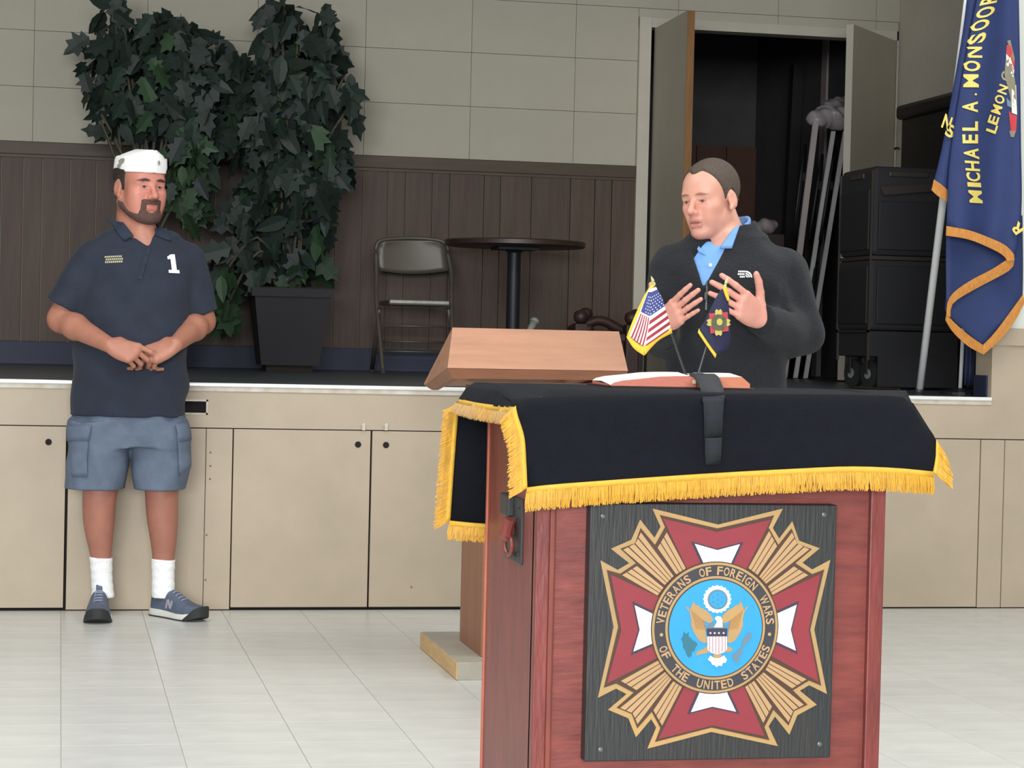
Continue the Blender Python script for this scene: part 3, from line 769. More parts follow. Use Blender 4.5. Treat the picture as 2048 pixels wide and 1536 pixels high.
# garrison cap: a boat-shaped cloth cap, with a turned-up curtain round it
def cap_loc(p): return Vector(hc+HRA@(np.array(p)*HS))
ys = np.linspace(-0.104, 0.100, 15); cap = MB(); cur = MB(); R1 = []; R2 = []
for y in ys:
    t = (y+0.002)/0.102; w = 0.0705*math.sqrt(max(1-abs(t)**2.6, 0.0))+0.004
    zb = 0.050+0.30*min(0, y+0.03); zt_ = 0.131-0.020*max(0, -y/0.112)**1.5-0.004*max(0, y/0.1)
    ridge = 0.012*math.sqrt(max(1-abs(t)**4, 0.02))
    prof = [(w, zb), (w*1.03, zb+0.02), (w*0.98, zb+0.045), (w*0.72+0.004, zt_-0.018), (ridge+0.006, zt_-0.002), (0.0, zt_-0.004)]
    sec = [cap_loc((a, y, z)) for a, z in prof]+[cap_loc((-a, y, z)) for a, z in reversed(prof[:-1])]
    R1.append(sec)
    h2 = 0.056+0.016*math.cos(t*1.4)
    pr2 = [(w+0.001, zb-0.001), (w*1.03+0.004, zb+0.02), (w*0.99+0.004, zb+h2*0.75), ]
    R2.append(([cap_loc((a, y, z)) for a, z in pr2], [cap_loc((-a, y, z)) for a, z in pr2]))
cap.grid(R1); n_ = len(R1[0]); nb = len(cap.v)-n_
cap.f.append(tuple(range(n_))); cap.f.append(tuple(range(nb, nb+n_)))
capo = cap.build('garrison_cap', M_CAP, man_a, True)
for sd in (0, 1):
    g = MB().grid([r[sd] for r in R2]); g.build('cap_curtain', M_CAP, capo, True)
tr = bvh(capo)
M_PIN = mat('grey_cap_insignia', (168, 166, 156), 0.5, 0.3, var=0.2, vscale=90)
mb = MB()
poly = [(240, 322), (245, 318), (251, 317), (252, 321), (250, 326), (246, 329), (242, 336), (238, 336), (237, 331), (241, 327)]
def disc_patch(tree, poly, lift):
    c = (sum(p[0] for p in poly)/len(poly), sum(p[1] for p in poly)/len(poly))
    pts = [on_surface(tree, *c, lift)]+[on_surface(tree, *p, lift) for p in poly]
    ok = all(p is not None for p in pts)
    return (MB().add(pts, [(0, i+1, (i+1) % len(poly)+1) for i in range(len(poly))]) if ok else None)
for pl in (poly, [(313, 323), (316, 321), (318, 325), (317, 330), (314, 330)]):
    d = disc_patch(tr, pl, 0.007)
    if d: d.build('cap_insignia', M_PIN, capo)

# polo shirt
xs_ = (xa[0], xa[1]); h = 0.0058
ft = Field(axis(*xs_, h), axis(8.14, 8.64, h), axis(P(300, 836, YA).z-0.02, P(300, 440, YA).z, h))
loft_rows(ft, YA, TORSO_A, 0.02, 0.004)
slL, slR = J(128, 614, YA+0.02), J(402, 628, YA+0.02)
ft.sleeve(sL+V3(0.005, 0, 0.002), slL, 0.072, 0.078, 0.022); ft.sleeve(sR, slR, 0.070, 0.067, 0.022)
ft.cone(J(222, 492, YA), J(328, 492, YA), 0.058, 0.058, 0.05)
nz_ = [(34, 10, 26, 0.3, 0.5), (10, 20, 48, 1.9, 0.35), (58, 0, 18, 4.0, 0.3), (22, 0, -30, 2.2, 0.5)]
ft.cone(J(178, 560, YA-0.125), J(171, 650, YA-0.10), 0.003, 0.014, 0.016, 'cut'); ft.cone(J(371, 560, YA-0.125), J(375, 650, YA-0.10), 0.003, 0.014, 0.016, 'cut')
ft.noise(0.0050, nz_)
ft.plane((0, 0, P(300, 833, YA).z), (0, 0, -1))
nk = J(276, 470, YA+0.01)
keep = ft.F.copy(); ft.cone(nk+V3(0, 0.012, 0.075), nk+V3(0, 0, -0.03), 0.079, 0.088, 0.03)
V, Q = ft.mesh('proxy', 1); collar_tree_a = BVHTree.FromPolygons([Vector(p) for p in V], [tuple(p) for p in Q.tolist()]); ft.F = keep
ft.cone(nk+V3(0, 0.01, 0.10), nk+V3(0, -0.015, -0.03), 0.080, 0.060, 0.01, 'cut')
ft.cone(J(288, 458, YA-0.085), J(297, 489, YA-0.105), 0.052, 0.016, 0.006, 'cut')
V, Q = ft.mesh('polo', 1); polo = np_mesh('polo_shirt', V, Q, M_POLO, man_a)
# collar: standing band plus two folded points
fc = Field(axis(*span(190, 360, YA), 0.0042), axis(8.18, 8.56, 0.0042), axis(P(300, 505, YA).z, P(300, 425, YA).z, 0.0042))
fc.cone(nk+V3(0, 0.012, 0.050), nk+V3(0, 0, -0.028), 0.082, 0.106, 0.01)
fc.cone(nk+V3(0, 0.012, 0.12), nk+V3(0, 0.002, -0.06), 0.074, 0.080, 0.004, 'cut')
fc.plane(nk+V3(0, 0.012, 0.040), (0, -0.25, 1)); 
fc.plane((nk-fw*0.045), -fw*0.95+up*0.15)
V, Q = fc.mesh('collar', 1); np_mesh('collar', V, Q, M_POLO2, man_a)
for quad in ([(213, 439), (248, 445), (268, 473), (249, 483)], [(318, 455), (334, 457), (342, 484), (310, 472)]):
    MB().grid(surface_patch(collar_tree_a, quad, 6, 6, 0.005), (0, 0.004, 0)).build('collar_point', M_POLO2, man_a, True)
tp = bvh(polo)
surface_poly(tp, [(334, 514), (341, 509.5), (349, 509.5), (353, 540), (358, 540.5), (358.5, 547), (337, 546), (336.5, 540), (343, 540), (340.5, 518.5), (335, 519.5)], 'chest_numeral', M_PATCH, polo)
for (v0, v1, du) in ((512.5, 516, 0), (517.5, 521, 2), (522.5, 526.5, 1)):
    rr = []
    for k in range(9):
        ua = 210+du+k*3.9; ub = ua+2.9
        rr.append(MB().grid(surface_patch(tp, [(ua, v0-k*0.12), (ub, v0-k*0.12), (ub, v1-k*0.12), (ua, v1-k*0.12)], 1, 1, 0.003)))
    m0 = MB()
    for g in rr: m0.add(g.v, g.f)
    m0.build('chest_name_stitching', M_GOLDTXT, polo, kind='stuff')
MB().grid(surface_patch(tp, [(294, 497), (301, 498), (284, 560), (276, 558)], 2, 10, 0.004)).build('button_placket', M_POLO2, polo, True)
for u, v in ((294, 510), (289, 530), (284, 548)):
    c = on_surface(tp, u, v, 0.006); MB().lathe([(0.005, 0), (0.005, 0.002)], c, 10, (0, -1, 0)).build('button', M_POLO, polo)

# cargo shorts
fs = Field(axis(*span(105, 410, YA), 0.0055), axis(8.18, 8.64, 0.0055), axis(P(300, 992, YA).z-0.02, P(300, 800, YA).z, 0.0055))
loft_rows(fs, YA, [(805, 146, 368, 0.136, 0), (840, 144, 370, 0.136, 0), (868, 139, 377, 0.132, 0), (892, 140, 376, 0.124, 0)], 0.02)
loft_rows(fs, YA, [(842, 142, 258, 0.126, 0), (880, 138, 260, 0.126, 0), (930, 134, 257, 0.122, 0), (972, 132, 248, 0.116, 0), (990, 132, 246, 0.116, 0)], 0.015)
loft_rows(fs, YA, [(842, 262, 372, 0.126, 0), (880, 262, 380, 0.126, 0), (930, 264, 382, 0.122, 0), (972, 266, 370, 0.116, 0), (990, 267, 368, 0.116, 0)], 0.015)
fs.noise(0.0046, [(40, 0, 30, 0.5, 0.6), (-36, 10, 44, 2.0, 0.5), (70, 0, 20, 1.0, 0.3)])
fs.plane((0, 0, P(300, 978, YA).z), (0, 0, -1))
fs.plane((0, 0, P(300, 815, YA).z), (0, 0, 1))
V, Q = fs.mesh('shorts', 1); shorts = np_mesh('cargo_shorts', V, Q, M_SHORTS, man_a)
ts = bvh(shorts)
MB().grid(surface_patch(ts, [(141, 872), (178, 870), (176, 953), (146, 952)], 5, 8, 0.009), (0, 0.008, 0)).build('cargo_pocket', M_SHORTS, shorts, True)
MB().grid(surface_patch(ts, [(139, 852), (184, 850), (178, 880), (140, 882)], 5, 3, 0.013), (0, 0.007, 0)).build('pocket_flap', M_SHORTS, shorts, True)
MB().grid(surface_patch(ts, [(352, 872), (377, 868), (379, 930), (357, 950)], 4, 8, 0.008), (0, 0.007, 0)).build('cargo_pocket', M_SHORTS, shorts, True)
MB().grid(surface_patch(ts, [(348, 850), (371, 846), (378, 878), (354, 884)], 4, 3, 0.012), (0, 0.007, 0)).build('pocket_flap', M_SHORTS, shorts, True)

# socks
for L_, top in ((LEG_L, 1111), (LEG_R, 1107)):
    d = [r for r in L_ if r[0] > 1070]
    f = Field(axis(*span(d[0][1]-25, d[0][2]+25, YA), 0.004), axis(8.30, 8.62, 0.004), axis(0.03, 0.36, 0.004))
    loft_rows(f, YA, d, 0.02, 0.0045, 2.1)
    f.noise(0.0007, [(0, 0, 190, 0.3, 1.0), (40, 30, 60, 1, 0.6)])
    f.plane((0, 0, P(300, top, YA).z), (0.06, 0, 1))
    V, Q = f.mesh('sock', 1); np_mesh('sock', V, Q, M_SOCK, man_a)

# running shoes, heel at `heel`, toe pointing along d
def shoe(parent, heel, d, L=0.292, mark=0, mup=M_SHOE, name='shoe'):
    heel = Vector(heel); d = Vector((d[0], d[1], 0)).normalized(); n = Vector((-d.y, d.x, 0))
    st = [0, 0.03, 0.09, 0.18, 0.28, 0.36, 0.45, 0.55, 0.66, 0.77, 0.87, 0.94, 0.985, 1.0]
    wd = [0.012, 0.026, 0.034, 0.036, 0.035, 0.036, 0.038, 0.042, 0.0465, 0.047, 0.042, 0.032, 0.017, 0.006]
    ht = [0.050, 0.066, 0.074, 0.070, 0.068, 0.080, 0.076, 0.063, 0.050, 0.041, 0.035, 0.028, 0.020, 0.012]
    zb = [0.027, 0.026, 0.026, 0.026, 0.026, 0.025, 0.024, 0.022, 0.021, 0.022, 0.026, 0.031, 0.036, 0.040]
    R = []
    for t, w, h_, z in zip(st, wd, ht, zb):
        sec = []
        for k in range(13):
            a = math.pi*k/12; ca, sa = math.cos(a), math.sin(a)
            sec.append(heel+d*(t*L)+n*(w*math.copysign(abs(ca)**0.75, ca))+UP*(z+h_*abs(sa)**0.72))
        R.append(sec)
    g = MB().grid(R); m = len(R[0])
    for i in range(len(R)-1): pass
    g.f.append(tuple(range(m))); g.f.append(tuple(range((len(R)-1)*m, len(R)*m)))
    up_ = g.build(name, mup, parent, True)
    # midsole
    so = MB(); rows_ = []
    for t, w, z in zip(st, wd, zb):
        w2 = w+0.004; x = heel+d*(-0.004+t*(L+0.006)); lift = 0.0 if t < 0.75 else 0.022*((t-0.75)/0.25)**1.6
        rows_.append([x-n*w2+UP*(0.004+lift), x-n*(w2+0.002)+UP*(0.014+lift), x-n*w2+UP*(z+0.004), x+n*w2+UP*(z+0.004), x+n*(w2+0.002)+UP*(0.014+lift), x+n*w2+UP*(0.004+lift)])
    so.grid(rows_); m = 6
    so.f.append(tuple(range(m))); so.f.append(tuple(range((len(rows_)-1)*m, len(rows_)*m)))
    for i in range(len(rows_)-1): so.f.append((i*m, (i+1)*m, (i+1)*m+5, i*m+5))
    so.build('midsole', M_SOLEW, up_, True, auto=0.9)
    # black outsole that wraps up over the toe
    ou = MB(); rows_ = []
    for t, w, z in zip(st, wd, zb):
        w2 = w+0.0055; x = heel+d*(-0.004+t*(L+0.012)); lift = 0.0 if t < 0.75 else 0.022*((t-0.75)/0.25)**1.6
        top = 0.005+lift+(0.034*sstep(np.array([t]), 0.76, 0.98)[0])
        rows_.append([x-n*w2+UP*lift, x-n*(w2+0.001)+UP*top, x+n*(w2+0.001)+UP*top, x+n*w2+UP*lift])
    ou.grid(rows_); m = 4
    ou.f.append(tuple(range(m))); ou.f.append(tuple(range((len(rows_)-1)*m, len(rows_)*m)))
    for i in range(len(rows_)-1): ou.f.append((i*m, (i+1)*m, (i+1)*m+3, i*m+3))
    ou.build('outsole', M_SOLEB, up_, True, auto=0.9)
    la = MB()
    for i, t in enumerate((0.38, 0.44, 0.50, 0.56, 0.62)):
        h_ = np.interp(t, st, ht)+np.interp(t, st, zb); w = np.interp(t, st, wd)*0.52
        x = heel+d*(t*L)
        la.tube([x-n*w+UP*(h_-0.010), x-n*w*0.5+UP*(h_+0.001)+d*0.006, x+n*w*0.5+UP*(h_+0.001)-d*0.004, x+n*w+UP*(h_-0.010)], 0.0026, 6)
    la.build('laces', mat('grey_lace', (140, 150, 168), 0.8), up_, True)
    tb = MB(); x = heel+d*(0.345*L); tb.cbox((-0.012, -0.004, 0), (0.012, 0.004, 0.046), 0.003)
    for i, v in enumerate(tb.v): tb.v[i] = x+n*v.x+d*(v.y+v.z*-0.25)+UP*(0.080+v.z*1.0)
    tb.build('tongue', M_SHOE, up_, True)
    hb = MB(); x = heel; hb.grid([[x+d*(0.003+0.03*(1-math.cos(a)))*1.0+n*(0.033*math.sin(a))+UP*z for a in np.linspace(-1.2, 1.2, 9)] for z in (0.03, 0.06, 0.090, 0.100)], d*0.004)
    hb.build('heel_counter', mat('dark_heel_mesh', (52, 58, 68), 0.8), up_, True)
    if mark:
        lm = MB(); sd = n*mark
        def pt(t, z): return heel+d*(t*L)+sd*(np.interp(t, st, wd)*0.93+0.003)+UP*z
        for (t0, z0), (t1, z1) in (((0.40, 0.038), (0.44, 0.072)), ((0.44, 0.072), (0.50, 0.040)), ((0.50, 0.040), (0.54, 0.070))):
            lm.bar(pt(t0, z0), pt(t1, z1), 0.009, 0.004, sd)
        lm.build('side_letter', mat('pale_reflective_trim', (158, 156, 168), 0.5), up_)
    return up_
shoe(man_a, (P(207, 1190, YA).x-0.012, 8.495, 0), -FW+RT*0.16, 0.290)
hp = PZ(308, 1224, 0); shoe(man_a, (hp.x-0.002, 8.495, 0), RT*0.74-FW*0.66, 0.290, mark=-1)
# small dark object held between the fingers
tl, tr_ = Vector((np.array(tipsL[0])+np.array(tipsL[4]))/2), Vector((np.array(tipsR[0])+np.array(tipsR[4]))/2)
dx_ = (tr_-tl).normalized()
g_ = []
for k, w_ in ((-0.006, -0.008), (0.25, -0.012), (0.5, -0.015), (0.75, -0.017), (1.0, -0.016)):
    c_ = tl.lerp(tr_, k)-dx_*(0.008 if k < 0 else -0.008*(k == 1.0)); g_.append([c_+UP*w_, c_+FW*0.004*math.sin(k*3.1), c_-UP*w_*0.9])
ob = tag(MB().grid(g_, (0.0, 0.005, 0)).build('folded_card', mat('dark_grey_card', (62, 66, 76), 0.4), origin=tl.lerp(tr_, 0.5)),
         'small dark grey folded card pinched between both hands of the man in the cap', 'card')

# ================================================================ man in the black fleece
YM = 6.30
man_b = thing('person', 'man in black fleece pullover over light blue shirt, both hands raised, behind the red podium', 'person', (P(1445, 800, YM).x, YM, 0))
hb = A3(P(1421, 400, YM)); HRB = head_R(math.radians(-41), math.radians(7), math.radians(-3)); BS = 0.95; zb_ = hb[2]
xb = (P(1265, 700, 5.85).x, P(1665, 700, YM).x); exb = (P(1300, 700, 5.95).x, P(1532, 700, YM-0.1).x)
fB = Field(axis(xb[0], xb[1], 0.0075, [(exb[0], exb[1], 0.0027)]), axis(5.84, 6.62, 0.007, [(5.88, 6.10, 0.0028), (6.14, 6.44, 0.0029)]),
           axis(0.80, zb_+0.16, 0.0085, [(P(1400, 690, 6.0).z, P(1400, 545, 6.0).z, 0.0028), (zb_-0.16, zb_+0.16, 0.0028)]))
TORSO_B = [(480, 1400, 1506, 0.07, 0.02), (500, 1362, 1548, 0.095, 0.02), (528, 1334, 1576, 0.11, 0.01), (570, 1330, 1580, 0.122, 0.0), (630, 1334, 1574, 0.125, 0.0), (700, 1334, 1566, 0.122, 0.0), (770, 1332, 1566, 0.122, 0.0), (850, 1330, 1568, 0.12, 0.0)]
loft_rows(fB, YM, TORSO_B, 0.02, -0.016)
sBl, eBl, wBl = J(1345, 540, YM+0.01), J(1322, 672, YM-0.01), J(1326, 648, 6.045)
sBr, eBr, wBr = J(1566, 545, YM+0.01), J(1604, 668, YM-0.02), J(1524, 640, 6.085)
for s_, e_, w_ in ((sBl, eBl, wBl), (sBr, eBr, wBr)):
    fB.cone(s_, e_, 0.055, 0.045, 0.02); m_ = e_+(w_-e_)*0.3
    fB.cone(e_, m_, 0.044, 0.043, 0.02); fB.cone(m_, w_, 0.042, 0.028, 0.02)
cur_l = [(0.10, 0.12, 0.10), (0.14, 0.16, 0.12), (0.14, 0.18, 0.14), (0.10, 0.16, 0.14)]
hand_prims(fB, wBl, rt*0.40+up*0.40-fw*0.72, fw*0.8+rt*0.5-up*0.1, up*0.85-rt*0.40, cur_l, (0.15, 0.95, -0.15), 0.98, 0.07)
cur_r = [(0.15, 0.20, 0.15), (0.30, 0.30, 0.20), (0.40, 0.35, 0.25), (0.35, 0.4, 0.3)]
hand_prims(fB, wBr, -rt*0.66+up*0.42-fw*0.52, fw*0.9-rt*0.35-up*0.10, up*0.95+rt*0.25, cur_r, (0.62, 0.85, -0.05), 1.10, 0.08)
fB.cone(J(1445, 488, YM-0.02), J(1427, 510, YM-0.040), 0.05, 0.024, 0.03)
fB.cone(J(1452, 500, YM+0.02), hb+HRB@V3(0, -0.035, -0.055), 0.076, 0.056, 0.03)
head_prims(fB, hb, HRB, BS, 0.86, 0.003, -0.003)
V, Q = fB.mesh('body', 1); del fB
col = np.tile(np.array(lin((206, 150, 130))[:3]), (len(V), 1))
q = head_local(V, hb, HRB, BS); inh = (np.abs(q) < (0.12, 0.15, 0.16)).all(1)
col = mix(col, (208, 142, 124), inh*sstep(q[:, 1], 0.03, 0.08)*sstep(-q[:, 2], -0.03, 0.03)*0.6)
col = mix(col, (184, 134, 118), inh*sstep(-q[:, 2], 0.045, 0.075)*sstep(q[:, 1], 0.0, 0.03)*0.6)       # shaved jaw
col = mix(col, (186, 112, 104), inh*sstep(q[:, 1], 0.07, 0.09)*sstep(-np.abs(q[:, 0]), -0.025, -0.018)*sstep(-np.abs(q[:, 2]+0.067), -0.0115, -0.0085)*0.7)
col = mix(col, (110, 62, 58), inh*(q[:, 1] > 0.06)*sstep(-np.abs(q[:, 0]), -0.024, -0.017)*sstep(-np.abs(q[:, 2]+0.067), -0.0048, -0.001)*0.9)
for sg in (-1, 1):
    d = ((q[:, 0]-sg*0.032)/0.021)**2+((q[:, 2]-0.0225+0.12*np.abs(q[:, 0]-sg*0.028))/0.0042)**2
    col = mix(col, (116, 80, 64), inh*sstep(-d, -1.5, -0.5)*(q[:, 1] > 0.05)*0.8)
    d = ((q[:, 0]-sg*0.031)/0.0130)**2+((q[:, 2]-0.001)/0.0042)**2
    col = mix(col, (150, 106, 94), inh*sstep(-d, -1.3, -0.7)*(q[:, 1] > 0.06))
    d = ((q[:, 0]-sg*0.031)/0.0058)**2+((q[:, 2]-0.000)/0.0046)**2
    col = mix(col, (66, 52, 50), inh*sstep(-d, -1.3, -0.7)*(q[:, 1] > 0.06))
col = mix(col, (208, 144, 128), (V[:, 1] < 6.15)*(V[:, 2] < zb_-0.2)*0.6)
body_b = np_mesh('body', V, Q, M_SKIN_B, man_b, col)
# short receding hair
hf, (lx, ly, lz) = head_field(hb, HRB, BS, 0.0029, 0.86, -0.003)
F0 = hf.F.copy(); ax_ = np.abs(lx)
front = ly-(0.012+0.56*lz-0.20*np.maximum(0.055-ax_, 0)*0+0.020*sstep(-ax_, -0.028, -0.004)*sstep(lz, 0.06, 0.09))
mh = smax(front, -(lz+0.006+np.maximum(-ly-0.022, 0)*0.95), 0.010)
hf.F = smax(F0-0.0052, mh, 0.010).astype(np.float32)
hf.F = np.maximum(hf.F, -(((ax_-0.084)/0.022)**2+((ly+0.008)/0.023)**2+((lz+0.004)/0.036)**2-1)*0.015).astype(np.float32)
V, Q = hf.mesh('hair', 1); np_mesh('hair', V, Q, M_HAIR_B, man_b)
# fleece pullover
fj = Field(axis(*xb, 0.0055), axis(5.98, 6.62, 0.0055), axis(0.84, P(1440, 430, YM).z, 0.0055))
loft_rows(fj, YM, TORSO_B, 0.02, 0.006)
def fore(e_, w_, t): return e_+(w_-e_)*t
fj.cone(sBl, eBl, 0.074, 0.058, 0.04); fj.sleeve(eBl, fore(eBl, wBl, 1.04), 0.058, 0.046, 0.03)
fj.cone(sBr+V3(0.004, 0, 0), eBr, 0.078, 0.062, 0.045); fj.sleeve(eBr, fore(eBr, wBr, 1.05), 0.061, 0.047, 0.03)
fj.cone(J(1400, 502, YM+0.02), J(1500, 500, YM+0.02), 0.06, 0.06, 0.05)
fj.cone(J(1337, 560, YM-0.12), J(1342, 690, YM-0.12), 0.004, 0.014, 0.02, 'cut'); fj.cone(J(1572, 575, YM-0.12), J(1572, 650, YM-0.12), 0.004, 0.012, 0.02, 'cut')
fj.noise(0.0040, [(30, 10, 22, 0.3, 0.5), (12, 22, 44, 1.9, 0.4), (52, 0, 24, 4.0, 0.35), (-26, 0, 34, 2.2, 0.45)])
# stand-up collar
nb_ = J(1452, 478, YM+0.02)
fj.cone(nb_+V3(0.004, 0.015, 0.045), nb_+V3(0, 0, -0.05), 0.094, 0.104, 0.02)
fj.plane(nb_+V3(0, 0, 0.048), (-0.10, -0.12, 1))
fj.cone(nb_+V3(0.0, 0.012, 0.14), nb_+V3(-0.004, 0.0, -0.05), 0.082, 0.080, 0.008, 'cut')
# zipped-down V opening
va, vb = J(1430, 465, YM-0.10), J(1417, 570, YM-0.14)
sl, x, y, z = fj.sub((va[0]-0.12, 6.05, vb[2]-0.01), (va[0]+0.12, 6.30, va[2]+0.06))
tz = np.clip((z-vb[2])/(va[2]-vb[2]), 0, 2); cxv = vb[0]+(va[0]-vb[0])*tz
dV = np.abs((x-cxv)*RT.x+(y-6.2)*0)-(0.004+0.062*tz)
dV = np.maximum(dV, (y-(YM-0.045))); dV = np.maximum(dV, vb[2]-z+0*x+0*y)
fj.put(sl, dV.astype(np.float32), 0.006, 'cut')
fj.plane((0, 0, 0.87), (0, 0, -1))
V, Q = fj.mesh('fleece', 1); fleece = np_mesh('fleece_pullover', V, Q, M_FLEECE, man_b)
# shirt under it, with collar points
fsb = Field(axis(*span(1355, 1540, YM), 0.0040), axis(6.10, 6.46, 0.0040), axis(P(1440, 600, YM).z, P(1440, 430, YM).z, 0.0040))
loft_rows(fsb, YM, [r for r in TORSO_B if r[0] < 640], 0.02, -0.007)
fsb.cone(J(1425, 503, YM), J(1480, 500, YM), 0.055, 0.055, 0.05)
fsb.cone(nb_+V3(0.002, 0.012, 0.052), nb_+V3(-0.004, 0, -0.035), 0.076, 0.084, 0.012)
fsb.plane(nb_+V3(0, 0, 0.053), (-0.22, -0.30, 1))
fsb.cone(nb_+V3(0.0, 0.010, 0.14), nb_+V3(-0.010, -0.008, -0.04), 0.070, 0.064, 0.006, 'cut')
keepb = fsb.F.copy(); fsb.cone(nb_+V3(0.002, 0.010, 0.052), nb_+V3(-0.006, -0.008, -0.045), 0.082, 0.092, 0.02)
V, Q = fsb.mesh('proxy', 1); collar_tree_b = BVHTree.FromPolygons([Vector(p) for p in V], [tuple(p) for p in Q.tolist()]); fsb.F = keepb
fsb.cone(J(1430, 470, YM-0.085), J(1425, 513, YM-0.108), 0.046, 0.012, 0.005, 'cut')
V, Q = fsb.mesh('shirt', 1); shirt = np_mesh('dress_shirt', V, Q, M_BLUESH, man_b)
for quad in ([(1387, 479), (1394, 486), (1412, 512), (1399, 506)], [(1463, 462), (1479, 449), (1463, 498), (1440, 498)]):
    MB().grid(surface_patch(collar_tree_b, quad, 6, 6, 0.006), (0, 0.004, 0)).build('shirt_collar_point', M_BLUESH, shirt, True)
c = J(1420.5, 530, YM-0.128); MB().lathe([(0.0055, 0), (0.0055, 0.0025), (0.002, 0.003)], Vector(c), 12, (0, -1, 0)).build('button', M_BUTTON, shirt)
tf = bvh(fleece)
MB().grid(surface_patch(tf, [(1413.5, 562), (1416.5, 562), (1413.5, 620), (1410.5, 620)], 1, 8, 0.002), (0, 0.003, 0)).build('zip', M_ZIP, fleece)
zc = on_surface(tf, 1412, 590, 0.004)
if zc is not None: MB().cbox((zc.x-0.004, zc.y-0.002, zc.z-0.014), (zc.x+0.004, zc.y+0.002, zc.z+0.008), 0.0015).build('zip_pull', M_ZIP, fleece)
# chest emblem: quarter-round of three bands beside three short lines of stitching
em = MB()
for r0, r1 in ((2.0, 4.6), (6.0, 8.6), (10.0, 13.0)):
    pts = [[(1490.5+r*math.cos(a)*1.05, 555.5-r*math.sin(a)*1.02) for a in np.linspace(0.0, math.pi/2, 8)] for r in (r0, r1)]
    g = [[on_surface(tf, u, v, 0.003) for u, v in row] for row in pts]
    if all(p is not None for r in g for p in r): em.grid(g)
em.build('chest_emblem', M_PATCH, fleece)
for k, (ua, va_) in enumerate(((1476, 542), (1475, 547.2), (1479, 552.4))):
    d0 = MB()
    for i in range(4 if k < 2 else 3):
        u0 = ua+i*3.6; d0.grid(surface_patch(tf, [(u0, va_), (u0+2.7, va_), (u0+2.7, va_+3.4), (u0, va_+3.4)], 1, 1, 0.003))
    d0.build('chest_stitching', M_PATCH, fleece, kind='stuff')
# trousers and shoes, behind the podium
ftr = Field(axis(*span(1300, 1600, YM), 0.010), axis(6.12, 6.52, 0.010), axis(0.02, 1.0, 0.010))
cB = P(1448, 800, YM); 
ftr.loft([1.0, 0.92, 0.84], cB.x, cB.y, [0.165, 0.17, 0.17], [0.115, 0.115, 0.11], 0.02)
for q_ in (-1, 1):
    o_ = RT*q_
    ftr.loft([0.88, 0.5, 0.28, 0.06], [cB.x+o_.x*d for d in (0.085, 0.10, 0.105, 0.11)], [cB.y+o_.y*d for d in (0.085, 0.10, 0.105, 0.11)], [0.085, 0.068, 0.062, 0.058], [0.10, 0.078, 0.070, 0.064], 0.03)
V, Q = ftr.mesh('trousers', 1); np_mesh('trousers', V, Q, M_TROUS, man_b)
for q_ in (-1, 1):
    hp = cB+RT*(q_*0.11)+FW*0.07; shoe(man_b, (hp.x, hp.y, 0), -FW+RT*0.12*q_, 0.285, 0, mat('black_leather_shoe', (34, 30, 28), 0.4))
# ---------------------------------------------------------------- red podium with emblem board
M_RED = mat('red_stained_oak', (132, 58, 51), 0.40, rgb2=(106, 46, 42), vscale=7, stretch=(5, 5, 1.0), bump=0.12, bscale=30)
M_RED2 = mat('red_stained_oak_figured', (138, 66, 57), 0.40, rgb2=(110, 48, 44), vscale=11, stretch=(0.9, 3, 4.5), bump=0.12, bscale=30)
M_REDL = mat('worn_red_edge', (186, 104, 78), 0.5, var=0.15, vscale=20)
M_BLK = mat('black_latch_iron', (46, 48, 50), 0.45, 0.3, var=0.15, vscale=30)
YP0, YP1 = 3.40, 3.81
XA = P(1068, 1300, YP0).x; XB = P(1764, 1300, YP0).x
ZTOP = P(1350, 784, YP0-0.01).z-0.004
pod = thing('podium', 'red stained wooden podium with round emblem board on its front', 'podium', ((XA+XB)/2, (YP0+YP1)/2, 0))
SW = 0.026
b = MB(); b.box((XA, YP0+0.02, 0.0), (XA+0.018, YP1, ZTOP-0.02)); b.build('side_panel', M_RED, pod)
b = MB(); b.box((XB-0.018, YP0+0.02, 0.0), (XB, YP1, ZTOP-0.02)); b.build('side_panel', M_RED, pod)
MB().box((XA+0.018, YP0+0.012, 0.02), (XB-0.018, YP0+0.026, ZTOP-0.02)).build('front_panel', M_RED2, pod)
MB().cbox((XA, YP0, 0.0), (XA+SW-0.004, YP0+0.03, ZTOP-0.02), 0.002).build('stile', M_RED, pod)
MB().cbox((XA+SW-0.0035, YP0+0.004, 0.0), (XA+SW+0.007, YP0+0.03, ZTOP-0.02), 0.003).build('bead_moulding', mat('orange_worn_bead', (140, 66, 48), 0.5, rgb2=(108, 46, 42), vscale=9, stretch=(2, 2, 1)), pod)
MB().cbox((XB-SW, YP0, 0.0), (XB, YP0+0.03, ZTOP-0.02), 0.002).build('stile', M_RED, pod)
MB().box((XA+0.018, YP1-0.02, 0.02), (XB-0.018, YP1-0.005, 0.55)).build('back_rail', M_RED, pod)
MB().box((XA-0.003, YP1-0.004, 0.0), (XA+0.004, YP1+0.004, ZTOP-0.03)).build('worn_back_edge', M_REDL, pod)
MB().cbox((XA-0.002, YP0+0.002, ZTOP-0.022), (XB+0.040, YP1+0.02, ZTOP-0.008), 0.004).build('top_board', M_RED, pod)
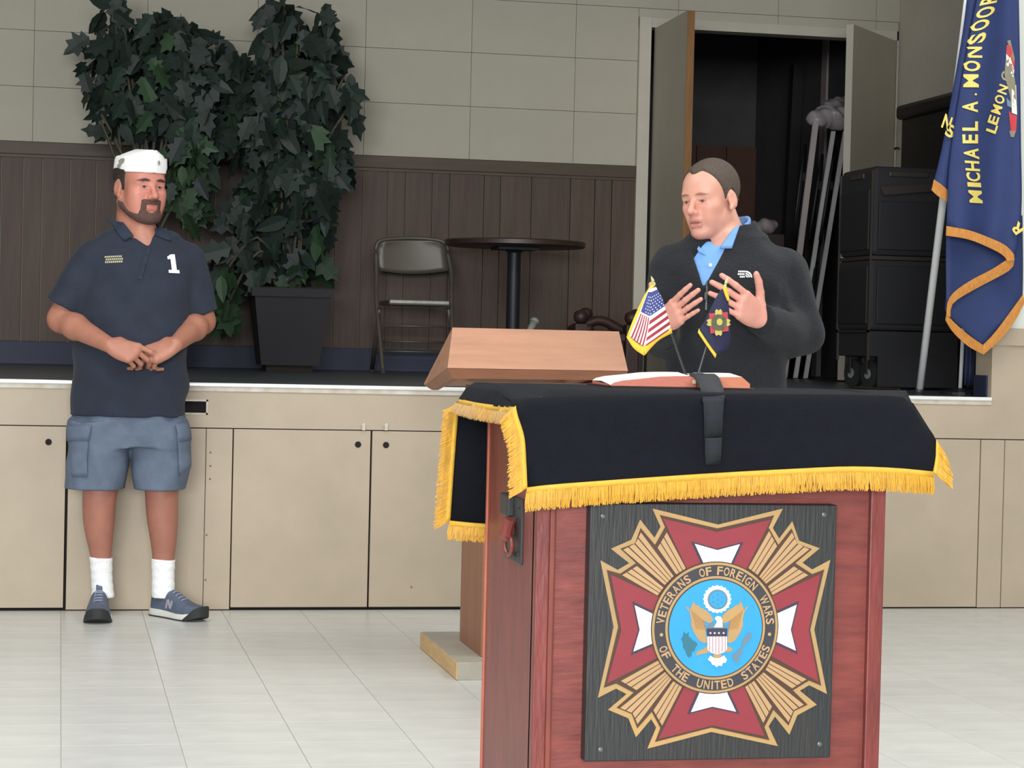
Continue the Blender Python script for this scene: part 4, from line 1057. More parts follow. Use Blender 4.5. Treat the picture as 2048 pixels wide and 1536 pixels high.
# latch on the left side, red paint slopped over its ring
def side(u, v, dx=0.0):
    """point on the left side of the podium seen at picture (u, v)"""
    d = ray(u, v); return d*((XA-dx)/d.x)+Vector((0, 0, CAMH))
yl0, yl1 = side(1008, 1050).y, side(1047, 1050).y
zl0, zl1 = side(1030, 1122).z, side(1030, 992).z
lt = MB().cbox((XA-0.004, yl1, zl0), (XA+0.001, yl0-0.03, zl1), 0.0015).build('latch_plate', M_BLK, pod)
yc = (yl1+yl0)/2
lp = MB().cbox((XA-0.014, yc-0.012, side(1020, 1030).z), (XA, yc+0.055, zl1+0.002), 0.003).build('latch_hasp', M_BLK, pod)
c0 = side(1021, 1038, 0.012); c1_ = side(1016, 1100, 0.012)
MB().tube([c0, c0*0.5+c1_*0.5+Vector((-0.006, 0, 0)), c0*0.4+c1_*0.6], [0.010, 0.012, 0.009], 10).build('latch_tongue', M_RED, lp)
cc = side(1017, 1090, 0.012)
MB().tube([cc+Vector((0, math.cos(a)*0.030, math.sin(a)*0.017)) for a in np.linspace(0, 2*math.pi, 19)[:-1]], 0.0036, 8, closed=True).build('latch_ring', M_RED, lp)
for zz in (0.04, -0.04): MB().lathe([(0.004, 0), (0.003, 0.002)], (XA-0.004, yl1+0.02, (zl0+zl1)/2+zz), 8, (-1, 0, 0)).build('screw', M_BLK, lt)

# ---- emblem board: every painted field is a thin piece on the board
YE = YP0-0.016
M_BOARD = mat('black_stained_board', (34, 37, 39), 0.5, rgb2=(44, 43, 39), vscale=7, stretch=(9, 9, 0.7), bump=0.15, bscale=26)
M_GOLDP = mat('gold_emblem_paint', (188, 148, 88), 0.5, rgb2=(152, 128, 94), vscale=3.0)
M_TANP = mat('tan_ray_paint', (180, 144, 102), 0.55, var=0.04, vscale=10)
M_BRN = mat('dark_brown_line', (72, 48, 32), 0.6)
M_NVY = mat('navy_line', (50, 46, 66), 0.6)
M_REDP = mat('emblem_red', (136, 42, 52), 0.5, var=0.06, vscale=12)
M_WHTP = mat('emblem_white', (244, 244, 242), 0.5)
M_RINGD = mat('ring_black', (52, 50, 56), 0.5)
M_AZURE = mat('emblem_azure', (40, 148, 206), 0.5, var=0.04, vscale=8)
M_TEAL = mat('emblem_teal', (38, 106, 122), 0.5)
M_GRYP = mat('emblem_grey', (96, 124, 140), 0.5)
pc = [P(1179, 1007, YE), P(1671, 1009, YE), P(1171, 1523, YE), P(1664, 1516, YE)]
bx0, bx1 = (pc[0].x+pc[2].x)/2, (pc[1].x+pc[3].x)/2; bz1, bz0 = (pc[0].z+pc[1].z)/2, (pc[2].z+pc[3].z)/2
board = MB().cbox((bx0, YE, bz0), (bx1, YP0+0.012, bz1), 0.002).build('emblem_board', M_BOARD, pod)
O = {1: (1170, 1000), 2: (1420, 1000), 3: (1170, 1250), 4: (1420, 1250), 5: (1300, 1120)}
def E(c, x, y): return (O[c][0]+x/5.908, O[c][1]+y/5.908)
def piece(poly, m, name, lift, t=0.0008):
    b = MB(); b.prism([P(u, v, YE)+Vector((0, -lift, 0)) for u, v in poly], (0, -t, 0)); return b.build(name, m, board)
outer = [E(2,95,290),E(2,860,100),E(2,740,330),E(2,815,455),E(2,970,250),E(2,1050,480),E(2,1295,570),E(2,1090,740),E(2,1205,820),E(2,1420,705),
  E(2,1230,1530),E(4,1380,815),E(4,1170,710),E(4,1060,775),E(4,1260,940),E(4,1030,1065),E(4,935,1295),E(4,765,1080),E(4,690,1195),E(4,800,1430),
  E(4,15,1262),E(3,735,1460),E(3,840,1210),E(3,780,1110),E(3,600,1325),E(3,510,1100),E(3,270,1000),E(3,490,815),E(3,365,750),E(3,150,860),
  E(3,337,20),E(1,180,712),E(1,385,825),E(1,520,745),E(1,305,575),E(1,545,470),E(1,650,230),E(1,820,445),E(1,890,315),E(1,795,100)]
inner = [E(2,85,335),E(2,755,180),E(2,690,325),E(2,805,530),E(2,960,335),E(2,1030,515),E(2,1200,580),E(2,1005,745),E(2,1205,875),E(2,1345,820),
  E(2,1180,1530),E(4,1310,715),E(4,1165,655),E(4,975,770),E(4,1150,940),E(4,990,1015),E(4,925,1185),E(4,745,1000),E(4,640,1205),E(4,700,1360),
  E(4,15,1210),E(3,825,1380),E(3,888,1215),E(3,785,1025),E(3,615,1220),E(3,550,1050),E(3,370,975),E(3,572,798),E(3,365,690),E(3,220,740),
  E(3,390,20),E(1,255,825),E(1,415,870),E(1,600,745),E(1,415,575),E(1,590,510),E(1,655,330),E(1,825,530),E(1,943,320),E(1,880,175)]
piece(outer, M_GOLDP, 'emblem_border', 0.0002); piece(inner, M_BRN, 'emblem_ground', 0.0009)
cx, cy = 1428.5, 1254.8
# rays between the arms: three bundles in each corner
def ray_bundle(c, p0, p1, q0, q1, n, gap=0.16):
    """outer edge p0..p1 (polyline) to inner edge q0..q1 split into n rays"""
    def along(pl, t):
        L = [0]
        for a, b_ in zip(pl[:-1], pl[1:]): L.append(L[-1]+math.hypot(b_[0]-a[0], b_[1]-a[1]))
        s = t*L[-1]
        for i in range(len(pl)-1):
            if s <= L[i+1]+1e-9:
                f = (s-L[i])/(L[i+1]-L[i]); return (pl[i][0]+(pl[i+1][0]-pl[i][0])*f, pl[i][1]+(pl[i+1][1]-pl[i][1])*f)
        return pl[-1]
    for k in range(n):
        t0, t1 = (k+gap/2)/n, (k+1-gap/2)/n
        a0, a1 = along(p0, t0), along(p0, t1); b0 = (q0[0]+(q1[0]-q0[0])*t0, q0[1]+(q1[1]-q0[1])*t0); b1 = (q0[0]+(q1[0]-q0[0])*t1, q0[1]+(q1[1]-q0[1])*t1)
        piece([E(c, *a0), E(c, *a1), E(c, *b1), E(c, *b0)], M_TANP, 'ray', 0.0016)
ray_bundle(1, [(430, 890), (615, 775)], None, (850, 1130), (925, 1030), 3, 0.18)
ray_bundle(1, [(440, 590), (595, 510), (660, 375)], None, (935, 1005), (1045, 895), 4, 0.2)
ray_bundle(1, [(850, 570), (965, 375)], None, (1070, 880), (1190, 805), 3, 0.18)
ray_bundle(2, [(690, 360), (790, 550)], None, (445, 800), (560, 885), 3, 0.18)
ray_bundle(2, [(960, 375), (1025, 510), (1175, 585)], None, (575, 900), (660, 990), 4, 0.2)
ray_bundle(2, [(980, 780), (1160, 890)], None, (680, 1015), (735, 1125), 3, 0.18)
ray_bundle(3, [(415, 655), (610, 770)], None, (855, 415), (930, 530), 3, 0.18)
ray_bundle(3, [(405, 975), (560, 1040), (620, 1175)], None, (940, 550), (1020, 640), 4, 0.2)
ray_bundle(3, [(800, 1000), (910, 1190)], None, (1035, 660), (1145, 730), 3, 0.18)
ray_bundle(4, [(620, 1160), (730, 955)], None, (405, 730), (520, 655), 3, 0.18)
ray_bundle(4, [(920, 1150), (980, 1005), (1110, 935)], None, (535, 640), (630, 555), 4, 0.2)
ray_bundle(4, [(960, 750), (1140, 635)], None, (650, 530), (710, 415), 3, 0.18)
def toward(p, f): return (cx+(p[0]-cx)*f, cy+(p[1]-cy)*f)
arms = [([E(1,915,215), E(2,75,375), E(2,715,230), E(2,430,800), toward(E(2,430,800), 0.9), toward(E(1,1195,800), 0.9), E(1,1195,800)],
         [E(1,1290,515), E(2,80,590), E(2,345,520), E(2,245,735), toward(E(2,245,735), 0.85), toward(E(1,1390,735), 0.85), E(1,1390,735)]),
        ([E(1,300,880), E(1,425,1536), E(3,255,690), E(3,850,385), toward(E(3,850,385), 0.9), toward(E(1,860,1140), 0.9), E(1,860,1140)],
         [E(1,580,1240), E(1,640,1530), E(3,565,310), E(3,790,215), toward(E(3,790,215), 0.85), toward(E(1,790,1340), 0.85), E(1,790,1340)]),
        ([E(2,1300,870), E(2,1160,1530), E(4,1275,670), E(4,730,370), toward(E(4,730,370), 0.9), toward(E(2,745,1130), 0.9), E(2,745,1130)],
         [E(2,1015,1235), E(2,945,1530), E(4,1005,300), E(4,790,200), toward(E(4,790,200), 0.85), toward(E(2,805,1330), 0.85), E(2,805,1330)]),
        ([E(3,860,1345), E(3,1500,1185), E(4,640,1310), E(4,400,740), toward(E(4,400,740), 0.9), toward(E(3,1160,750), 0.9), E(3,1160,750)],
         [E(3,1245,1025), E(4,20,960), E(4,300,1020), E(4,200,810), toward(E(4,200,810), 0.85), toward(E(3,1340,810), 0.85), E(3,1340,810)])]
for red, wht in arms:
    piece(red, M_REDP, 'cross_arm', 0.0017)
    c = (sum(p[0] for p in wht)/7, sum(p[1] for p in wht)/7)
    piece([(c[0]+(p[0]-c[0])*1.16, c[1]+(p[1]-c[1])*1.16) for p in wht], M_NVY, 'inset_outline', 0.0024)
    piece(wht, M_WHTP, 'white_inset', 0.0031)
C0 = P(cx, cy, YE); RR = (P(cx, cy-131, YE)-C0).length
def disc(r0, r1, m, name, lift, n=72):
    b = MB()
    if r0 == 0: b.prism([C0+Vector((math.cos(a)*r1*RR, -lift, math.sin(a)*r1*RR)) for a in np.linspace(0, 2*math.pi, n+1)[:-1]], (0, -0.0008, 0))
    else:
        g = [[C0+Vector((math.cos(a)*r*RR, -y, math.sin(a)*r*RR)) for a in np.linspace(0, 2*math.pi, n+1)] for r, y in ((r0, lift), (r0, lift+0.0008), (r1, lift+0.0008), (r1, lift))]
        b.grid(g)
    return b.build(name, m, board)
disc(0, 1.012, M_BRN, 'seal_line', 0.0034); disc(0, 0.995, M_GOLDP, 'seal_rim', 0.0042); disc(0, 0.958, M_RINGD, 'seal_ring', 0.0050)
disc(0, 0.790, M_GOLDP, 'seal_inner_rim', 0.0058); disc(0, 0.752, M_BRN, 'seal_inner_line', 0.0066); disc(0, 0.735, M_AZURE, 'seal_field', 0.0074)
def ring_text(txt, a0, a1, rmid, hgt, flip, name):
    """letters set round the ring between angles a0 and a1 (degrees, counter-clockwise from the right)"""
    adv = {'I': 0.42, ' ': 0.55, 'W': 1.12, 'M': 1.1, 'N': 0.92}
    w = [adv.get(ch, 0.82) for ch in txt]; tot = sum(w)-w[0]/2-w[-1]/2; x = -w[0]/2; b = MB()
    for ch, ww in zip(txt, w):
        xm = x+ww/2; x += ww
        if ch == ' ': continue
        a = math.radians(a0+(a1-a0)*xm/tot)
        v, f = text_polys(ch, 1.0, 0.022); lo, hi = v.min(0), v.max(0)
        wd = (0.30 if ch == 'I' else 0.68 if ch != 'W' else 0.98)
        sx = (wd if ch != 'I' else 0.18); pts = []
        up_ = Vector((math.cos(a), 0, math.sin(a)))*(-1 if flip else 1); rt_ = Vector((up_.z, 0, -up_.x))
        for p in v:
            q = (p-(lo+hi)/2)/(hi-lo)
            pts.append(C0+Vector((math.cos(a), 0, math.sin(a)))*rmid*RR+rt_*(q[0]*sx*hgt*RR)+up_*(q[1]*hgt*RR)+Vector((0, -0.0064, 0)))
        b.add(pts, f)
    return b.build(name, M_TANP, board)
ring_text('VETERANS  OF FOREIGN  WARS', 172.5, 6.5, 0.872, 0.132, False, 'seal_lettering')
ring_text('OF  THE  UNITED  STATES', 201.5, 338.5, 0.872, 0.132, True, 'seal_lettering')
for u, v in (E(5, 123, 878), E(5, 1398, 872)):
    c = P(u, v, YE); MB().lathe([(0.0017*1.8, 0), (0.0028, 0.0008)], c+Vector((0, -0.0058, 0)), 12, (0, -1, 0)).build('seal_dot', M_TANP, board)
# eagle of the seal
def scall(cx_, cy_, r, n, amp): return [E(5, cx_+(r+amp*math.cos(n*a))*math.cos(a), cy_+(r+amp*math.cos(n*a))*math.sin(a)) for a in np.linspace(0, 2*math.pi, 97)[:-1]]
piece(scall(775, 455, 160, 20, 7), M_WHTP, 'cloud_ring', 0.0084); piece(scall(778, 458, 118, 24, 2), M_GRYP, 'glory_ring', 0.0092); piece(scall(778, 458, 96, 24, 2), M_AZURE, 'glory_field', 0.0100)
for i, (sx, sy) in enumerate([(0, -60), (52, -30), (52, 30), (0, 60), (-52, 30), (-52, -30), (0, 0)]):
    piece(scall(778+sx, 458+sy, 9, 5, 4), M_GRYP, 'glory_star', 0.0108)
wl = [(405,545),(430,545),(450,590),(490,480),(520,520),(555,530),(590,560),(640,580),(700,640),(730,700),(690,740),(640,720),(610,700),(625,780),(640,850),(655,960),(620,975),(560,940),(500,850),(465,760),(470,700),(450,610)]
piece([E(5, *p) for p in wl], M_GOLDP, 'eagle_wing', 0.0084)
piece([E(5, 1545-x, y) for x, y in wl][::-1], M_GOLDP, 'eagle_wing', 0.0084)
M_FEATH = mat('feather_line', (160, 116, 62), 0.6)
for k in range(6):
    x0, y0_ = 470+k*26, 590+k*22; piece([E(5, x0, y0_), E(5, x0+10, y0_-3), E(5, x0+70, y0_+210-k*18), E(5, x0+62, y0_+216-k*18)], M_FEATH, 'feather', 0.0093, 0.0004)
    x0 = 1545-x0; piece([E(5, x0, y0_), E(5, x0-10, y0_-3), E(5, x0-70, y0_+210-k*18), E(5, x0-62, y0_+216-k*18)][::-1], M_FEATH, 'feather', 0.0093, 0.0004)
piece([E(5, *p) for p in [(650, 800), (700, 735), (850, 735), (890, 800)]], M_GRYP, 'eagle_breast', 0.0088)
piece([E(5, *p) for p in [(735, 785), (750, 760), (765, 730), (768, 705), (745, 690), (752, 665), (780, 652), (815, 662), (832, 700), (836, 785)]], M_WHTP, 'eagle_head', 0.0096)
piece([E(5, *p) for p in [(620, 1040), (650, 1010), (900, 1010), (960, 1040), (945, 1070), (870, 1080), (690, 1080), (560, 1110), (520, 1120), (540, 1070)]], M_GOLDP, 'eagle_legs', 0.0082)
piece([E(5, *p) for p in [(648, 800), (890, 800), (884, 892), (655, 892)]], M_NVY, 'shield_chief', 0.0104)
piece([E(5, *p) for p in [(655, 892), (886, 892), (886, 1050), (840, 1085), (772, 1105), (700, 1085), (658, 1050)]], M_WHTP, 'shield', 0.0100)
for k in range(6):
    x = 680+k*37; y1 = 1050+[14, 32, 46, 46, 32, 14][k]; piece([E(5, x-5, 893), E(5, x+5, 893), E(5, x+5, y1), E(5, x-5, y1)], mat('shield_stripe', (176, 112, 122), 0.5), 'shield_stripe', 0.0108, 0.0004)
for x in (690, 740, 790, 845): piece(scall(x, 852, 9, 5, 4), M_WHTP, 'shield_star', 0.0112, 0.0004)
piece([E(5, *p) for p in [(720, 1110), (772, 1085), (830, 1110), (800, 1155), (745, 1155)]], M_GOLDP, 'tail_base', 0.0092)
piece([E(5, *p) for p in [(690, 1118), (745, 1150), (800, 1150), (850, 1115), (886, 1165), (868, 1205), (840, 1200), (825, 1240), (785, 1235), (765, 1255), (735, 1228), (712, 1225), (700, 1195), (662, 1165)]], M_WHTP, 'eagle_tail', 0.0100)
piece([E(5, *p) for p in [(380, 835), (405, 870), (440, 845), (435, 890), (470, 920), (490, 945), (520, 955), (545, 990), (520, 1020), (510, 1060), (470, 1085), (475, 1120), (440, 1145), (415, 1110), (400, 1060), (370, 1020), (375, 980), (350, 920), (375, 890)]], M_TEAL, 'olive_branch', 0.0084)
piece([E(5, *p) for p in [(1060, 1020), (1080, 930), (1130, 860), (1180, 850), (1175, 920), (1130, 970), (1075, 1030), (1075, 1100), (1040, 1120), (1030, 1190), (1000, 1205), (960, 1170), (955, 1110), (1000, 1080)]], M_GRYP, 'arrow_bundle', 0.0084)
for u, v in ((1206, 1032), (1648, 1029), (1201, 1499), (1639, 1488)):
    MB().lathe([(0.0042, 0), (0.0040, 0.0012), (0.002, 0.002)], P(u, v, YE)+Vector((0, -0.0004, 0)), 14, (0, -1, 0)).build('screw', mat('dull_screw', (104, 108, 108), 0.4, 0.5), board)

# ---------------------------------------------------------------- black cloth with gold fringe over the podium
M_CLOTH = mat('black_wool_cloth', (17, 19, 26), 0.95, var=0.10, vscale=40, bump=0.3, bscale=320, spec=0.2)
M_GOLD = mat('gold_fringe_thread', (206, 152, 40), 0.6, var=0.22, vscale=160, stretch=(1, 1, 0.2), sheen=0.2)
M_GOLDB = mat('gold_fringe_heading', (214, 166, 52), 0.6, var=0.08, vscale=90)
ZT = ZTOP+0.004
cov = thing('podium_cover', 'black cloth with gold fringe draped over the red podium', 'tablecloth', ((XA+XB)/2, (YP0+YP1)/2, ZTOP))
YF = YP0-0.026
def interp_poly(pts, t):
    pts = [Vector(p) for p in pts]; L = [0]
    for a, b_ in zip(pts[:-1], pts[1:]): L.append(L[-1]+(b_-a).length)
    s = t*L[-1]
    for i in range(len(pts)-1):
        if s <= L[i+1]+1e-9: return pts[i].lerp(pts[i+1], (s-L[i])/max(L[i+1]-L[i], 1e-9))
    return pts[-1]
# top and front in one sheet
nU = 28
back = [P(952, 772, YP1+0.05), P(1350, 777, YP1+0.05), P(1812, 789, YP1+0.05)]
back = [Vector((p.x, p.y, ZT)) for p in back]
front_top = [P(1030, 812, YF+0.012), P(1070, 796, YF+0.010), P(1400, 788, YF+0.010), P(1770, 791, YF+0.010), P(1824, 806, YF+0.02)]
mid1 = [P(1034, 832, YF), P(1075, 818, YF-0.004), P(1400, 810, YF-0.002), P(1780, 813, YF-0.002), P(1846, 840, YF+0.012)]
mid2 = [P(1047, 875, YF-0.004), P(1090, 872, YF-0.010), P(1400, 868, YF-0.002), P(1790, 868, YF-0.012), P(1872, 880, YF+0.0)]
low = [P(1051, 930, YF-0.006), P(1090, 928, YF-0.014), P(1400, 912, YF-0.002), P(1790, 908, YF-0.022), P(1871, 915, YF-0.008)]
bot = [P(1053, 976, YF-0.008), P(1130, 968, YF-0.018), P(1400, 949, YF-0.002), P(1600, 938, YF-0.012), P(1700, 934, YF-0.020), P(1790, 937, YF-0.024), P(1866, 944, YF-0.012)]
def cl(pts, n=nU):
    c = catmull(pts, 12); return [interp_poly(c, i/n) for i in range(n+1)]
rows_f = [cl(front_top), cl(mid1), cl(mid2), cl(low), cl(bot)]
cols = list(zip(*rows_f)); fr = list(zip(*[catmull(c, 4) for c in cols]))
top_rows = [[a.lerp(Vector((b_.x, b_.y, max(b_.z, ZT-0.02))), t) if t < 1 else b_ for a, b_ in zip(cl(back), rows_f[0])] for t in (0, 0.25, 0.5, 0.75, 0.9)]
for r in top_rows:
    for i, p in enumerate(r):
        if 2 < i < nU-2: p.z = ZT
sheet = MB().grid(top_rows+[list(r) for r in fr], (0, 0.0, -0.0025)).build('cloth', M_CLOTH, cov, True)
# right flap folding back behind the front one
rf0 = [Vector((p.x, p.y, ZT)) for p in (Vector((XB+0.05, YP1+0.05, 0)), Vector((XB+0.05, (YP0+YP1)/2, 0)), )]+[front_top[-1]]
rf1 = [Vector((XB+0.075, YP1+0.05, ZT-0.05)), Vector((XB+0.085, (YP0+YP1)/2, ZT-0.055)), P(1858, 860, YF+0.02)]
rf2 = [Vector((XB+0.085, YP1+0.04, ZT-0.085)), Vector((XB+0.095, (YP0+YP1)/2, ZT-0.09)), P(1871, 885, YF+0.012)]
MB().grid([cl(r, 8) for r in (rf0, rf1, rf2)], (0.002, 0, 0)).build('side_drop', M_CLOTH, cov, True)
# left overhang and the long drop hanging at the back
lf0 = [Vector((XA-0.02, YP1+0.05, ZT)), Vector((XA-0.025, (YP0+YP1)/2, ZT)), front_top[0]+Vector((0.004, 0.01, 0.002))]
YBK = YP1+0.056
lf1 = [P(917, 798, YBK), P(952, 806, YP1-0.14), P(996, 812, YP0+0.14), P(1029, 815, YF+0.014)]
MB().grid([cl(lf0, 10), [a.lerp(b_, 0.5)+Vector((0, 0, 0.006)) for a, b_ in zip(cl(lf0, 10), cl(lf1, 10))], cl(lf1, 10)], (0, 0, -0.002)).build('side_drop', M_CLOTH, cov, True)
bl0 = [P(917, 799, YBK), P(960, 786, YBK), P(1100, 782, YBK), P(1500, 790, YBK), P(1790, 792, YBK)]
bl1 = [P(909, 900, YBK+0.012), P(985, 900, YBK+0.004), P(1100, 900, YBK+0.01), P(1500, 900, YBK), P(1770, 900, YBK+0.006)]
bl2 = [P(899, 1042, YBK+0.018), P(983, 1049, YBK+0.006), P(1100, 1048, YBK+0.012), P(1500, 1045, YBK), P(1740, 1040, YBK+0.01)]
MB().grid([cl(r, 16) for r in (bl0, bl1, bl2)], (0, 0.002, 0)).build('back_drop', M_CLOTH, cov, True)
def fringe(edge, dirs, length, name_dens=430, nrm=Vector((0, -1, 0)), seed=1):
    """gold thread fringe: heading braid on the edge and single threads hanging along dirs"""
    rg = random.Random(seed); c = catmull(edge, 10); L = sum((b_-a).length for a, b_ in zip(c[:-1], c[1:]))
    d0, d1 = Vector(dirs[0]).normalized(), Vector(dirs[1]).normalized()
    n = max(8, int(L*name_dens*1.8)); th = MB(); r0, r1 = [], []
    for i in range(25):
        t = i/24; p = interp_poly(c, t); d = d0.lerp(d1, t).normalized(); r0.append(p+nrm*0.0030-d*0.001); r1.append(p+nrm*0.0034+d*0.0085)
    MB().grid([r0, r1], -nrm*0.0022).build('fringe_heading', M_GOLDB, cov, True)
    rows_ = 2
    for i in range(n):
        for k in range(rows_):
            t = (i+rg.random())/n; p = interp_poly(c, min(t, 1)); tn = (interp_poly(c, min(t+0.01, 1))-interp_poly(c, max(t-0.01, 0))).normalized()
            d = (d0.lerp(d1, t)+tn*rg.gauss(0, 0.05)+nrm*rg.gauss(0.02, 0.04)).normalized(); ln = length*rg.uniform(0.90, 1.07); w = tn*0.0010
            a = p+d*0.006+nrm*(0.0010+0.0016*k); m_ = a+d*ln*0.5+nrm*rg.gauss(0.0015, 0.0008)+tn*rg.gauss(0, 0.0007); e = a+d*(ln-0.006)+tn*rg.gauss(0, 0.0014)
            th.add([a-w, a+w, m_+w, m_-w, e+w*0.7, e-w*0.7], [(0, 1, 2, 3), (3, 2, 4, 5)])
    th.build('fringe', M_GOLD, cov, kind='stuff')
DN = (0, 0, -1); LFT = -RT
k_ = pxm(YP0)
fringe(bot, (DN+0*RT if False else Vector(DN)-RT*0.05, Vector(DN)+RT*0.04), 46/k_, 470, seed=2)
fringe([front_top[0], mid1[0], mid2[0], low[0], bot[0]], (LFT*0.75+Vector(DN)*0.75, LFT*0.9+Vector(DN)*0.55), 40/k_, 420, seed=3)
fringe([mid2[-1], low[-1], bot[-1]], (RT*0.50+Vector(DN)*0.85, RT*0.75+Vector(DN)*0.65), 50/k_, 470, seed=4)
fringe(lf1, (LFT*0.7+Vector(DN)*0.9, LFT*0.05+Vector(DN)), 36/k_, 420, seed=5)
fringe([bl0[0]+Vector((0, 0.0, -0.006)), bl1[0], bl2[0]], (LFT*1.0+Vector(DN)*0.55, LFT*0.9+Vector(DN)*0.45), 31/pxm(YBK)*1.1, 380, seed=6)
fringe(bl2, (Vector(DN)-RT*0.15, Vector(DN)), 36/pxm(YBK), 380, seed=7)

# ---------------------------------------------------------------- black strap over the open book and down the front of the cloth
M_STRAP = mat('charcoal_strap_webbing', (34, 37, 43), 0.9, var=0.06, vscale=30, bump=0.3, bscale=400)
def ribbon(rows_px, name, parent, thick=0.003):
    g = [[P(ul, v, y), P((ul+ur)/2, v, y-0.001), P(ur, v2, y)] for ul, ur, v, v2, y in rows_px]
    return MB().grid(g, (0, 0.0, -thick)).build(name, M_STRAP, parent, True)
YBKf = YP1-0.10
strap = thing('strap', 'charcoal webbing strap laid over the open book and hanging down the cloth', 'strap', P(1425, 800, YF))
ribbon([(1378, 1424, 746, 746, YBKf+0.05), (1383, 1430, 748, 748, YBKf), (1388, 1436, 751, 752, YBKf-0.065), (1393, 1441, 759, 761, YBKf-0.11), (1400, 1447, 774, 776, YP0+0.12), (1406, 1450, 796, 793, YF-0.014)], 'upper_length', strap)
ribbon([(1405, 1449, 797, 794, YF-0.018), (1407, 1448, 804, 803, YF-0.020), (1408, 1446, 830, 829, YF-0.014), (1409, 1445, 877, 876, YF-0.012)], 'lower_length', strap)
ribbon([(1410, 1444, 876, 875, YF-0.017), (1410, 1443, 900, 899, YF-0.015), (1411, 1441, 926, 924, YF-0.012)], 'loose_end', strap)

# ---------------------------------------------------------------- open book
M_PAGE = mat('white_page_paper', (246, 240, 232), 0.8)
M_EDGE = mat('red_page_edge', (190, 112, 94), 0.6, var=0.12, vscale=60, stretch=(1, 1, 12))
M_EDGE2 = mat('red_page_edge_orange', (198, 122, 90), 0.6, var=0.12, vscale=60, stretch=(1, 1, 12))
M_COVER = mat('dark_book_cover', (60, 34, 30), 0.6)
yb0, yb1 = YP1-0.16, YP1+0.02
bk = thing('open_book', 'thick open book with red page edges lying on the black cloth', 'book', P(1365, 775, yb0))
def zt_(v): return P(1300, v, yb0).z
zb0 = ZT+0.003
def page_block(prof, name, medge):
    """prof: (u, v_top) along the near edge; block stands on the cloth"""
    top0 = [P(u, v, yb0) for u, v in prof]; top1 = [p+Vector((0.012, yb1-yb0, 0.004)) for p in top0]
    bot0 = [Vector((p.x, p.y, zb0)) for p in top0]; bot1 = [Vector((p.x, p.y, zb0)) for p in top1]
    o = MB().grid([bot1, bot0, top0]).grid([[bot0[0], bot1[0]], [top0[0], top1[0]]]).grid([[bot0[-1], bot1[-1]], [top0[-1], top1[-1]]]).build(name, medge, bk, False)
    MB().grid([top0, [p.lerp(q, 0.5)+Vector((0, 0, 0.003)) for p, q in zip(top0, top1)], top1]).build('page_surface', M_PAGE, o, True)
    return o
page_block([(1221, 769.5), (1228, 765), (1245, 761), (1285, 757), (1320, 753), (1352, 752), (1378, 752), (1388, 756), (1392, 766)], 'left_pages', M_EDGE)
page_block([(1396, 764), (1412, 756), (1434, 754), (1460, 754), (1484, 754), (1500, 768)], 'right_pages', M_EDGE2)
xl_, xr_ = P(1219, 770, yb0).x, P(1503, 770, yb0).x
MB().box((xl_+0.004, yb0+0.003, ZT+0.0005), (xr_+0.006, yb1+0.004, ZT+0.003)).build('cover', M_COVER, bk)
# raised near page curling up, seen as the white strip
crest = [(1240, 756), (1262, 749), (1300, 745), (1335, 744), (1362, 747), (1384, 752)]
g0 = [P(u, v, yb0+0.10) for u, v in crest]; g1 = [P(u, v+10, yb0+0.005) for u, v in crest]
MB().grid([g0, [a.lerp(b_, 0.5)+Vector((0, 0, 0.0015)) for a, b_ in zip(g0, g1)], g1], (0, 0, -0.001)).build('turned_page', M_PAGE, bk, True)
MB().cbox(tuple(P(1386, 768, yb0-0.004)), tuple(P(1391, 760, yb0+0.001)), 0.001).build('ribbon_end', mat('pale_gold_ribbon', (214, 200, 150), 0.6), bk)
# a knob of pale cord beside the strap

# ---------------------------------------------------------------- two desk flags
M_STICK = mat('black_flag_stick', (34, 34, 38), 0.4)
M_SPEAR = mat('gilt_spear_tip', (206, 200, 140), 0.35, 0.4)
YFL = YP1-0.02
base_p = P(1384, 750, YFL)
stand = tag(MB().lathe([(0.030, 0), (0.030, 0.010), (0.012, 0.016), (0.012, 0.024)], (base_p.x, YFL, ZT), 20).build('flag_holder', M_STICK, smooth=False, origin=(base_p.x, YFL, ZT)), 'small black round holder of the two desk flags behind the book', 'flag holder')
def desk_flag(name, label, foot, tip, spear):
    t = thing(name, label, 'flag', P(*foot, YFL))
    a = Vector((base_p.x+(0.008 if foot[0] > 1384 else -0.008), YFL, ZT+0.012)); b_ = P(*tip, YFL)
    MB().tube([a, b_], 0.0024, 8).build('stick', M_STICK, t)
    d = (P(*spear, YFL)-b_); u = d.normalized()
    MB().lathe([(0.0026, 0), (0.0030, 0.003), (0.0018, 0.005), (0.0032, 0.008), (0.0024, 0.012), (0.0003, d.length)], b_, 10, u).build('spear_tip', M_SPEAR, t)
    return t
M_USR = mat('flag_red', (150, 44, 56), 0.7); M_USW = mat('flag_white', (246, 236, 236), 0.7); M_USB = mat('flag_blue', (52, 64, 122), 0.7, var=0.08, vscale=60)
M_FNAVY = mat('flag_navy', (30, 33, 62), 0.8, var=0.1, vscale=40)
M_FYEL = mat('yellow_flag_fringe', (226, 186, 58), 0.7, var=0.1, vscale=80)
f1 = desk_flag('desk_flag', 'small striped United States flag with yellow fringe on a black stick', (1380, 745), (1309, 570), (1302, 552))
